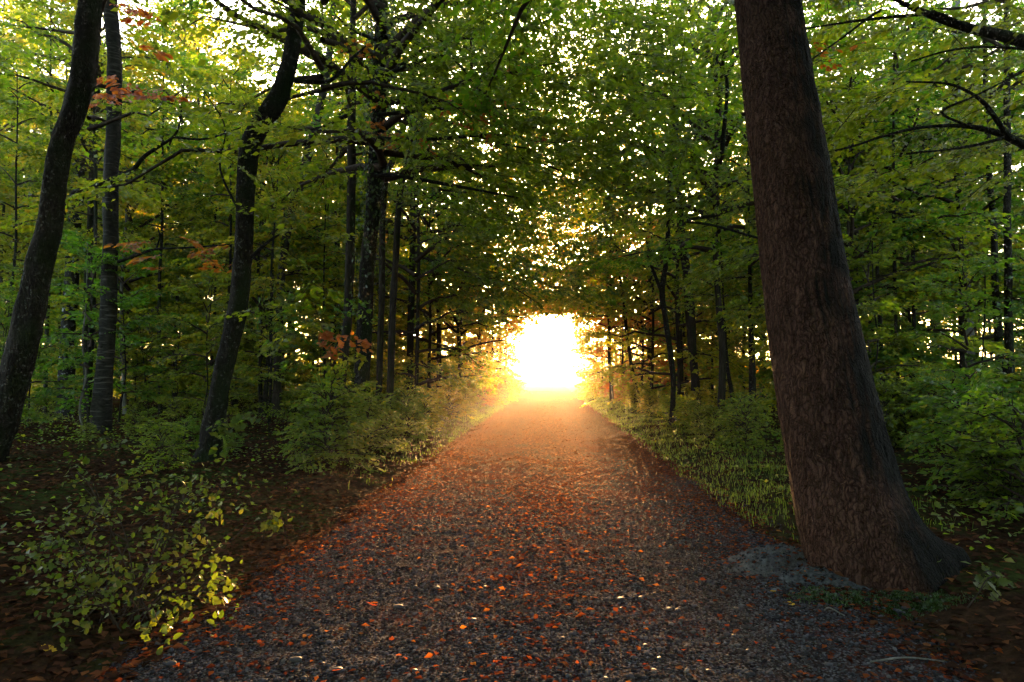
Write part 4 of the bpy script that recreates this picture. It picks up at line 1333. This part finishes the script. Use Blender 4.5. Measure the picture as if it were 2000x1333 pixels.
# distant trees across the field
g = np.random.default_rng(75)
B = Parts()
ps, ds, ns, ss = [], [], [], []
for k in range(70):
    x = -210 + 420 * (k + g.random()) / 70; y = 410 + 30 * g.random(); h = g.uniform(4.5, 8.5); w_ = g.uniform(3, 5.5)
    m = 170
    q = g.normal(0, 1, (m, 3)); q = unit(q) * (g.random(m) ** (1 / 3))[:, None]
    ps.append(np.array([x, y, 0.5 + h * 0.5]) + q * np.array([w_, w_, h * 0.5])); ds.append(g.normal(0, 1, (m, 3))); ns.append(g.normal(0, 1, (m, 3))); ss.append(g.uniform(.7, 1.5, m))
V, polys, A = leaf_batch(np.concatenate(ps), np.concatenate(ds), np.concatenate(ns), np.concatenate(ss), False, g)
tag(link("far_trees", make_mesh("far trees", V, polys, [M_GREEN], None, A)), "pale line of distant trees across the field", kind="stuff")

# ------------------------------------------------------------------ small things near the camera
def maple_mesh(name, mat, seed):
    """a lobed leaf, stalk at the origin, blade along +y, slightly cupped"""
    g = np.random.default_rng(seed)
    out = [(0, 0)]
    for x, y in ((.16, .04), (.30, -.02), (.34, .16), (.50, .30), (.34, .40), (.36, .60), (.20, .58), (.14, .78), (0, 1.0)):
        out.append((x * g.uniform(.9, 1.1), y))
    left = [(-x * g.uniform(.9, 1.1), y) for x, y in reversed(out[1:-1])]
    ring = out + left
    curl = g.uniform(0.15, 0.45)
    z = lambda x, y: curl * (abs(x) * 0.8 + 0.35 * (y - .4) ** 2) - 0.06
    V = [(0, 0.36, z(0, .36) - .02)] + [(x, y, z(x, y) + g.normal(0, .02)) for x, y in ring]
    n = len(ring)
    T = np.array([(0, 1 + i, 1 + (i + 1) % n) for i in range(n)])
    me = make_mesh(name, np.array(V), [T], [mat], None, [np.full(n, g.uniform(.2, .9))], True)
    return me


M_BUSHLEAF = leaf_mat("bush leaf", [(0, (0.018, 0.036, 0.003)), (0.7, (0.045, 0.064, 0.005)), (1, (0.11, 0.088, 0.008))],
                      [(0, (0.05, 0.095, 0.004)), (0.7, (0.12, 0.16, 0.006)), (1, (0.30, 0.22, 0.01))], 0.4, 0.5, 0.02, 0.2)
M_RUSTLEAF = leaf_mat("rust red fallen leaf", [(0, (0.06, 0.014, 0.007)), (1, (0.16, 0.034, 0.010))], [(0, (0.2, 0.04, 0.01)), (1, (0.4, 0.1, 0.02))], 0.3, 0.8, 0.012, 0.0)
M_BROWNLEAF = leaf_mat("brown fallen leaf", [(0, (0.035, 0.014, 0.008)), (1, (0.085, 0.034, 0.014))], [(0, (0.1, 0.04, 0.01)), (1, (0.25, 0.1, 0.02))], 0.2, 0.8, 0.012, 0.0)
M_YELLOWLEAF = leaf_mat("yellow fallen leaf", [(0, (0.34, 0.20, 0.02)), (1, (0.46, 0.30, 0.03))], [(0, (0.4, 0.25, 0.02)), (1, (0.5, 0.35, 0.03))], 0.3, 0.8, 0.01, 0.0)
LOBED = [maple_mesh("lobed leaf", M_BUSHLEAF, 200 + i) for i in range(6)]
DRY = {k: [maple_mesh(k + " leaf", m_, 220 + i) for i in range(4)] for k, m_ in (("rust", M_RUSTLEAF), ("brown", M_BROWNLEAF), ("yellow", M_YELLOWLEAF))}


def bush(name, label, cat, foot, centres, n_leaf, spread, lsize, seed, depth_jit=0.25, facing=(0.25, -0.55, 0.75), stem_r=0.006, mat=None):
    """stems from the foot to each cluster; every leaf an object"""
    g = np.random.default_rng(seed)
    fz = float(surf_z(foot[0], foot[1]))
    base = np.array([foot[0], foot[1], fz])
    t = thing(name, label, cat, base)
    stems = Parts()
    joints = []
    for c in centres:
        c = np.array(c) - base
        root = np.array([g.normal(0, .10), g.normal(0, .10), -0.03])
        mid = root * 0.4 + c * 0.6 + np.array([g.normal(0, .05), g.normal(0, .05), 0.16 * np.linalg.norm(c) * g.uniform(.4, 1.1)])
        if joints and g.random() < 0.55:
            j = joints[int(np.argmin([np.linalg.norm(q - c) for q in joints]))]
            root, mid = j, (j + c) / 2 + np.array([0, 0, .05])
        Q = resample(np.array([root, mid, c + np.array([0, 0, .02])]), 9)
        stems.tube(Q, np.linspace(stem_r, 0.0018, 9), 5)
        joints.append(Q[5])
    link("stems", stems.mesh("stems", [M_TWIG], True), t)
    done = 0
    per = n_leaf / len(centres)
    for c in centres:
        c = np.array(c) - base
        for q in range(int(per + g.random())):
            me = LOBED[int(g.integers(0, 6))]
            o = link("leaf", me, t)
            o.location = c + g.normal(0, spread, 3) * np.array([1, 1, .7])
            nrm = Vector(np.array(facing) + g.normal(0, .45, 3)).normalized()
            o.rotation_euler = (nrm.to_track_quat('Z', 'Y').to_matrix() @ Matrix.Rotation(g.uniform(0, 6.28), 3, 'Z')).to_euler()
            o.scale = [lsize * g.uniform(.45, 1.35), lsize * g.uniform(.5, 1.35), lsize]
            if mat is not None:
                o.material_slots[0].link = 'OBJECT'; o.material_slots[0].material = mat
            done += 1
    return t, base


CL = [(138, 932), (150, 928), (245, 964), (240, 950), (196, 985), (206, 978), (315, 947), (343, 936), (378, 971), (366, 955), (406, 943), (430, 950), (420, 985), (392, 999), (378, 1030), (315, 1041), (330, 1050), (318, 1003), (165, 1045), (116, 1038),
      (158, 1006), (140, 1020), (190, 1010), (80, 1076), (60, 1080), (133, 1090), (168, 1083), (217, 1097), (175, 1136), (160, 1120), (231, 1125), (122, 1125), (263, 1090), (315, 1090), (357, 1076), (380, 1085), (420, 1093), (400, 1080), (350, 1111), (315, 1146),
      (413, 1146), (403, 1171), (431, 1167), (440, 1140), (315, 1209), (336, 1181), (151, 1202), (161, 1216), (137, 1192), (298, 1223), (310, 1228), (210, 1132), (240, 1150), (90, 1100), (110, 1160), (150, 1165), (200, 1170), (270, 1130), (280, 1060), (120, 1070), (70, 1120), (185, 1105)]
g = np.random.default_rng(81)
C = []
for x, y in CL:
    d = 4.7 - (y - 930) / 300 * 0.75 + g.normal(0, .15)
    z = at(x, y, d)
    if z[2] < 0.12:
        v = ray(x, y); d = (0.12 + 0.1 * g.random() - CAM.z) / v[2]
        z = at(x, y, d)
    C.append(z)
foot = gp(215, 1185, 0.1)
t, base = bush("bush", "sprawling yellow green bush with small sunlit leaves at the near left of the track", "bush", foot, C, 295, 0.060, 0.047, 82)
p = []
for c in C:
    p.append(np.array(c) - base + g.normal(0, .085, (15, 3)))
p = np.concatenate(p)
V, polys, A = leaf_batch(p, g.normal(0, 1, p.shape), np.array([0.25, -.5, .75]) + g.normal(0, .5, p.shape), np.clip(g.lognormal(-3.4, .35, len(p)), .015, .06), True, g)
o = link("small_leaves", make_mesh("small leaves", V, polys, [M_BUSHLEAF], None, A), t)
o["kind"] = "stuff"

bush("seedling", "small bright yellow green seedling alone on the leaf litter right of the sprawling bush", "plant", gp(545, 1055, 0.02), [at(520, 1022, 6.0), at(538, 1005, 6.0), at(548, 1015, 6.0), at(530, 1030, 6.0), at(545, 1030, 6.0)], 22, 0.04, 0.075, 83)
bush("seedling", "yellow leaved seedling at the foot of the crooked trunk", "plant", gp(452, 905, 0.02), [at(428, 845, 10.0), at(450, 835, 10.0), at(470, 825, 10.0), at(440, 868, 10.0), at(490, 815, 10.0), at(462, 850, 10)], 30, 0.07, 0.13, 84)
bush("seedling", "yellow green seedling at the foot of the banded trunk", "plant", gp(215, 905, 0.02), [at(205, 868, 11.0), at(225, 872, 11.0), at(238, 880, 11.0), at(218, 885, 11.0)], 24, 0.07, 0.12, 85)
bush("seedling", "low plant of broad green leaves right of the mossy foot of the massive trunk", "plant", gp(1935, 1185, 0.05), [at(1925, 1150, 4.5), at(1945, 1135, 4.5), at(1935, 1165, 4.4), at(1960, 1150, 4.5), at(1915, 1130, 4.6)], 30, 0.045, 0.07, 86)
t, base = bush("beech_sapling", "thin beech sapling with a spray of glowing orange leaves in front of the ivy trunk", "sapling", gp(640, 868, 0.05),
               [at(x, y, 13.0) for x, y in ((640, 655), (632, 668), (650, 672), (628, 650), (645, 685), (655, 690))] + [at(x, y, 12.6) for x, y in ((666, 660), (690, 668), (712, 674), (720, 676))], 60, 0.085, 0.15, 87, stem_r=0.014, mat=M_RUST)
g = np.random.default_rng(88)
leaf_cluster(t, base, "foliage", [at(x, y, 12.7) for x, y in ((672, 690), (688, 684), (700, 696), (710, 702), (676, 700))], 8, 0.24, 0.13, M_YEL, 89)
leaf_cluster(t, base, "foliage", [at(600 + 60 * g.normal(), 640 + 50 * g.normal(), 13.3) for k in range(26)], 26, 0.5, 0.09, M_GREEN, 90)

# earth mound and mossy skirt round the great trunk
def mound(name, label, q, mat):
    nr, na = 34, 90
    u = np.linspace(0, 1, nr)[:, None]; a = np.linspace(0, 2 * math.pi, na, endpoint=False)[None]
    e = 1 + 0.10 * np.sin(2 * a + 1) + 0.08 * np.sin(5 * a + q[6])
    x = u * q[2] * np.cos(a) * e; y = u * q[3] * np.sin(a) * e
    X = q[0] + x * math.cos(q[5]) - y * math.sin(q[5]); Y = q[1] + x * math.sin(q[5]) + y * math.cos(q[5])
    Z = mound_z(q, X, Y)
    V = np.stack([X, Y, Z], -1).reshape(-1, 3)
    i = np.arange(nr - 1)[:, None] * na; j = np.arange(na)[None]; j2 = (j + 1) % na
    Q = np.stack([i + j, i + na + j, i + na + j2, i + j2], -1).reshape(-1, 4)
    return tag(link(name, make_mesh(name, V, [Q], [mat], shade=True)), label, kind="structure")


M_MOSS = simple_mat("moss", (0.006, 0.012, 0.003), (0.022, 0.034, 0.006), 60, 0.95, 0.9)
mound("root_mound", "low grey earth mound swelling from the foot of the massive trunk", MOUNDS[0], M_MOUND)
mound("mound_skirt", "grey earth sloping from the massive trunk to the gravel", MOUNDS[1], M_MOUND)
mound("moss_patch", "dark green moss spreading at the foot of the massive trunk", MOUNDS[2], M_MOSS)
g = np.random.default_rng(301)
q = MOUNDS[2]
xa, ya = g.uniform(q[0] - .7, q[0] + .7, 9000), g.uniform(q[1] - .4, q[1] + .4, 9000)
k = mound_rel(q, xa, ya) < 0.97 * g.random(9000) ** 0.3
xa, ya = xa[k], ya[k]; n = len(xa)
V, polys, A = leaf_batch(np.stack([xa, ya, surf_z(xa, ya)], -1), np.stack([g.normal(0, .6, n), g.normal(0, .6, n), np.ones(n)], -1), g.normal(0, 1, (n, 3)), g.uniform(.010, .024, n), False, g)
tag(link("moss", make_mesh("moss", V, polys, [M_IVY], None, A)), "short dark moss tufts at the foot of the massive trunk", kind="stuff")

# pieces of dead wood
def stick(name, label, a, b, r0, r1, seed, mat=M_WOOD):
    g = np.random.default_rng(seed)
    a = np.array(a); b = np.array(b)
    a[2] = float(surf_z(a[0], a[1])) + r0 * 0.6; b[2] = float(surf_z(b[0], b[1])) + r1 * 0.8
    Q = resample(np.array([a, a * .6 + b * .4 + np.array([g.normal(0, .03), g.normal(0, .03), .03]), b]), 18)
    B = Parts(); B.tube(Q - a, np.linspace(r0, r1, 18), 9, 0, trunk_disp(seed, .12))
    V0 = len(B.V)
    return tag(link(name, B.mesh(name, [mat], True), None, a), label, "log" if r0 > .03 else "stick")


stick("log", "short rotten log lying in the grass beside the wavy sapling", gp(1284, 806, .05), gp(1332, 836, .05), 0.10, 0.07, 1)
stick("stick", "thin pale stick lying on the gravel below the mossy patch", gp(1700, 1290, .02), gp(1860, 1282, .02), 0.006, 0.004, 2, M_BARK_PALE)
stick("stick", "thin dead twig slanting over the litter beside the lone seedling", gp(448, 1055, .05), gp(485, 1020, .05), 0.008, 0.004, 3)
stick("stick", "small dry twig lying between the yellow leaves and the mound", gp(1610, 1190, .02), gp(1650, 1200, .02), 0.005, 0.003, 4, M_BARK_PALE)

# larger stones in the gravel
def stone_mesh(seed):
    g = np.random.default_rng(seed)
    import bmesh
    bm = bmesh.new()
    bmesh.ops.create_icosphere(bm, subdivisions=2, radius=1.0)
    ph = g.uniform(0, 6.28, 9)
    for v in bm.verts:
        c = v.co
        k = 1 + 0.10 * math.sin(3 * c.x + ph[0]) + 0.10 * math.sin(3 * c.y + ph[1]) + 0.08 * math.sin(4 * c.z + 3 * c.x + ph[2])
        v.co = Vector((c.x * k, c.y * k * 0.72, c.z * k * 0.5))
    for f in bm.faces:
        f.smooth = True
    me = bpy.data.meshes.new("stone"); bm.to_mesh(me); bm.free()
    me.materials.append(M_STONE)
    return me


STONES = [stone_mesh(300 + i) for i in range(6)]


def stone(px, py, w, label, group=None, i=0, rz=0.0):
    c = gp(px, py, 0.02); d = (c - np.array(CAM))[1]
    s = w * d / F / 2
    z = float(surf_z(c[0], c[1]))
    o = link("stone", STONES[i % 6], None, (c[0], c[1], z + s * 0.22), (0, 0, rz)); o.scale = (s, s, s)
    return tag(o, label, "stone", group)


stone(578, 1287, 24, "larger of two pale grey stones at the near left corner of the gravel", None, 0, .2)
stone(334, 1296, 22, "pale flat stone in the dark litter left of the gravel", None, 1, .6)
stone(466, 1187, 10, "small light grey stone at the gravel edge beside the sprawling bush", None, 2)
stone(1766, 1182, 14, "tan stone on the earth below the mossy patch", None, 3)
stone(1477, 1128, 12, "pale stone in front of the grey mound", None, 4)
stone(1474, 1150, 13, "bluish stone a little in front of the grey mound", None, 5, 1)
stone(1720, 1198, 12, "grey stone between moss patch and gravel", None, 2, 1)
stone(1700, 1226, 12, "light grey stone in the leaves before the moss patch", None, 1, 2)
stone(1870, 1290, 14, "pale stone in the dark earth at the near right corner", None, 3, 1)
stone(660, 1305, 22, "bluish white stone at the near left of the gravel", None, 4, .2)
stone(778, 1182, 20, "flat bluish pale stone beside the clump of red leaves", None, 0, .1)
stone(1618, 1296, 18, "bluish stone at the near right of the gravel", None, 5, .3)
g = np.random.default_rng(91)
for k in range(34):
    px = g.uniform(380, 1900); py = g.uniform(1130, 1325)
    stone(px, py, g.uniform(8, 15), "pale rounded stone among the smaller pebbles of the near gravel", "pale stones in the near gravel", int(g.integers(0, 6)), g.uniform(0, 3))

# single fallen leaves lying on the track
def fallen(px, py, size, tone, label, group=None, i=0, rz=None, lift=0.012):
    c = gp(px, py, 0.02)
    o = link("fallen_leaf", DRY[tone][i % 4], None, (c[0], c[1], float(surf_z(c[0], c[1])) + lift),
             (g.normal(0, .25), g.normal(0, .25), g.uniform(0, 6.28) if rz is None else rz))
    o.scale = (size, size, size)
    return tag(o, label, "leaf", group)


fallen(728, 1186, 0.085, "rust", "big crumpled rust red leaf standing up on the grey gravel", None, 0, 0.5, 0.03)
fallen(738, 1182, 0.07, "rust", "curled rust red leaf propped against the big crumpled one", None, 1, 2.0, 0.035)
fallen(1515, 1155, 0.055, "yellow", "lemon yellow leaf near the grey mound, the farther of two", None, 0, 1.0)
fallen(1548, 1176, 0.055, "yellow", "orange yellow leaf near the grey mound, the nearer of two", None, 1, 2.3)
fallen(1898, 1144, 0.05, "yellow", "orange yellow leaf on the earth right of the massive trunk", None, 2, 0.2)
fallen(92, 1275, 0.09, "yellow", "ochre leaf in the dark litter at the near left corner", None, 3, 0.4)
fallen(1075, 1230, 0.055, "rust", "bright orange leaf in the middle of the near gravel", None, 2, 0.4, .02)
for k in range(150):
    tone = "rust" if g.random() < 0.5 else "brown"
    px = g.uniform(330, 1950); py = 1000 + 325 * g.random() ** 1.0
    c = gp(px, py)
    if abs(c[0]) > 3.2: continue
    fallen(px, py, g.uniform(.024, .046), tone, ("rust red" if tone == "rust" else "brown") + " lobed leaf lying singly on the near gravel",
           ("rust red" if tone == "rust" else "brown") + " leaves lying singly on the near gravel", int(g.integers(0, 4)))


# ------------------------------------------------------------------ labels that single out each of the repeated plants
ORD = ["nearest", "second nearest", "third nearest", "fourth nearest", "fifth nearest", "sixth nearest", "seventh nearest", "eighth nearest", "ninth nearest", "tenth nearest",
       "eleventh nearest", "twelfth nearest", "thirteenth nearest", "fourteenth nearest", "fifteenth nearest", "sixteenth nearest", "seventeenth nearest", "eighteenth nearest", "nineteenth nearest", "twentieth nearest"] + ["twenty %s nearest" % w_ for w_ in ("first", "second", "third", "fourth", "fifth", "sixth", "seventh", "eighth", "ninth")] + ["thirtieth nearest"]
BANDS = [(-9999, 70, "left of the leaning mossy trunk"), (70, 205, "between the leaning mossy trunk and the banded trunk"), (205, 420, "between the banded trunk and the crooked trunk"),
         (420, 600, "between the crooked trunk and the curved trunk"), (600, 720, "between the curved trunk and the ivy trunk"), (720, 1075, "between the ivy trunk and the track"),
         (1075, 1310, "between the track and the wavy sapling"), (1310, 1500, "between the wavy sapling and the massive trunk"), (1500, 1740, "behind the massive trunk"),
         (1740, 1885, "between the massive trunk and the broad pale trunk"), (1885, 99999, "right of the broad pale trunk")]
HUE = {"green leaf": "dark green", "yellow green leaf": "yellow green", "golden leaf": "golden", "shrub leaf": "fresh green"}
bpy.context.view_layer.update()
cells = {}
for o in COL.objects:
    if o.parent is None and o.get("category") in ("tree", "sapling", "shrub") and o.get("group") and "near end" not in o["group"] and o.name.split(".")[0] in ("tall_tree", "young_tree", "sapling", "shrub", "arching_tree", "bushy_tree", "pole_tree") and "trees right of the track" != o["group"]:
        w = np.array(o.location) - np.array(CAM)
        c = ROT.T @ w
        px = 1000 + c[0] / max(-c[2], 0.1) * F
        crown = next((q for q in o.children if q.name.startswith("crown")), o)
        hue = HUE.get(crown.material_slots[0].material.name, "green")
        kind_ = {"tall_tree": "tall tree", "young_tree": "young tree", "sapling": "low sapling", "shrub": "shrub", "arching_tree": "tall arching tree", "bushy_tree": "bushy low tree", "pole_tree": "pole tree"}[o.name.split(".")[0]]
        band = next(t_ for a_, b_, t_ in BANDS if a_ <= px < b_)
        cells.setdefault((hue, kind_, band), []).append((-c[2], o))
for (hue, kind_, band), L_ in cells.items():
    L_.sort(key=lambda q: q[0])
    for i, (d_, o) in enumerate(L_):
        if len(L_) == 1:
            o["label"] = "only %s %s standing %s" % (hue, kind_, band)
        elif i == len(L_) - 1:
            o["label"] = "farthest %s %s %s" % (hue, kind_, band)
        else:
            o["label"] = "%s %s %s %s" % (ORD[i] if i < 30 else "very distant", hue, kind_, band)
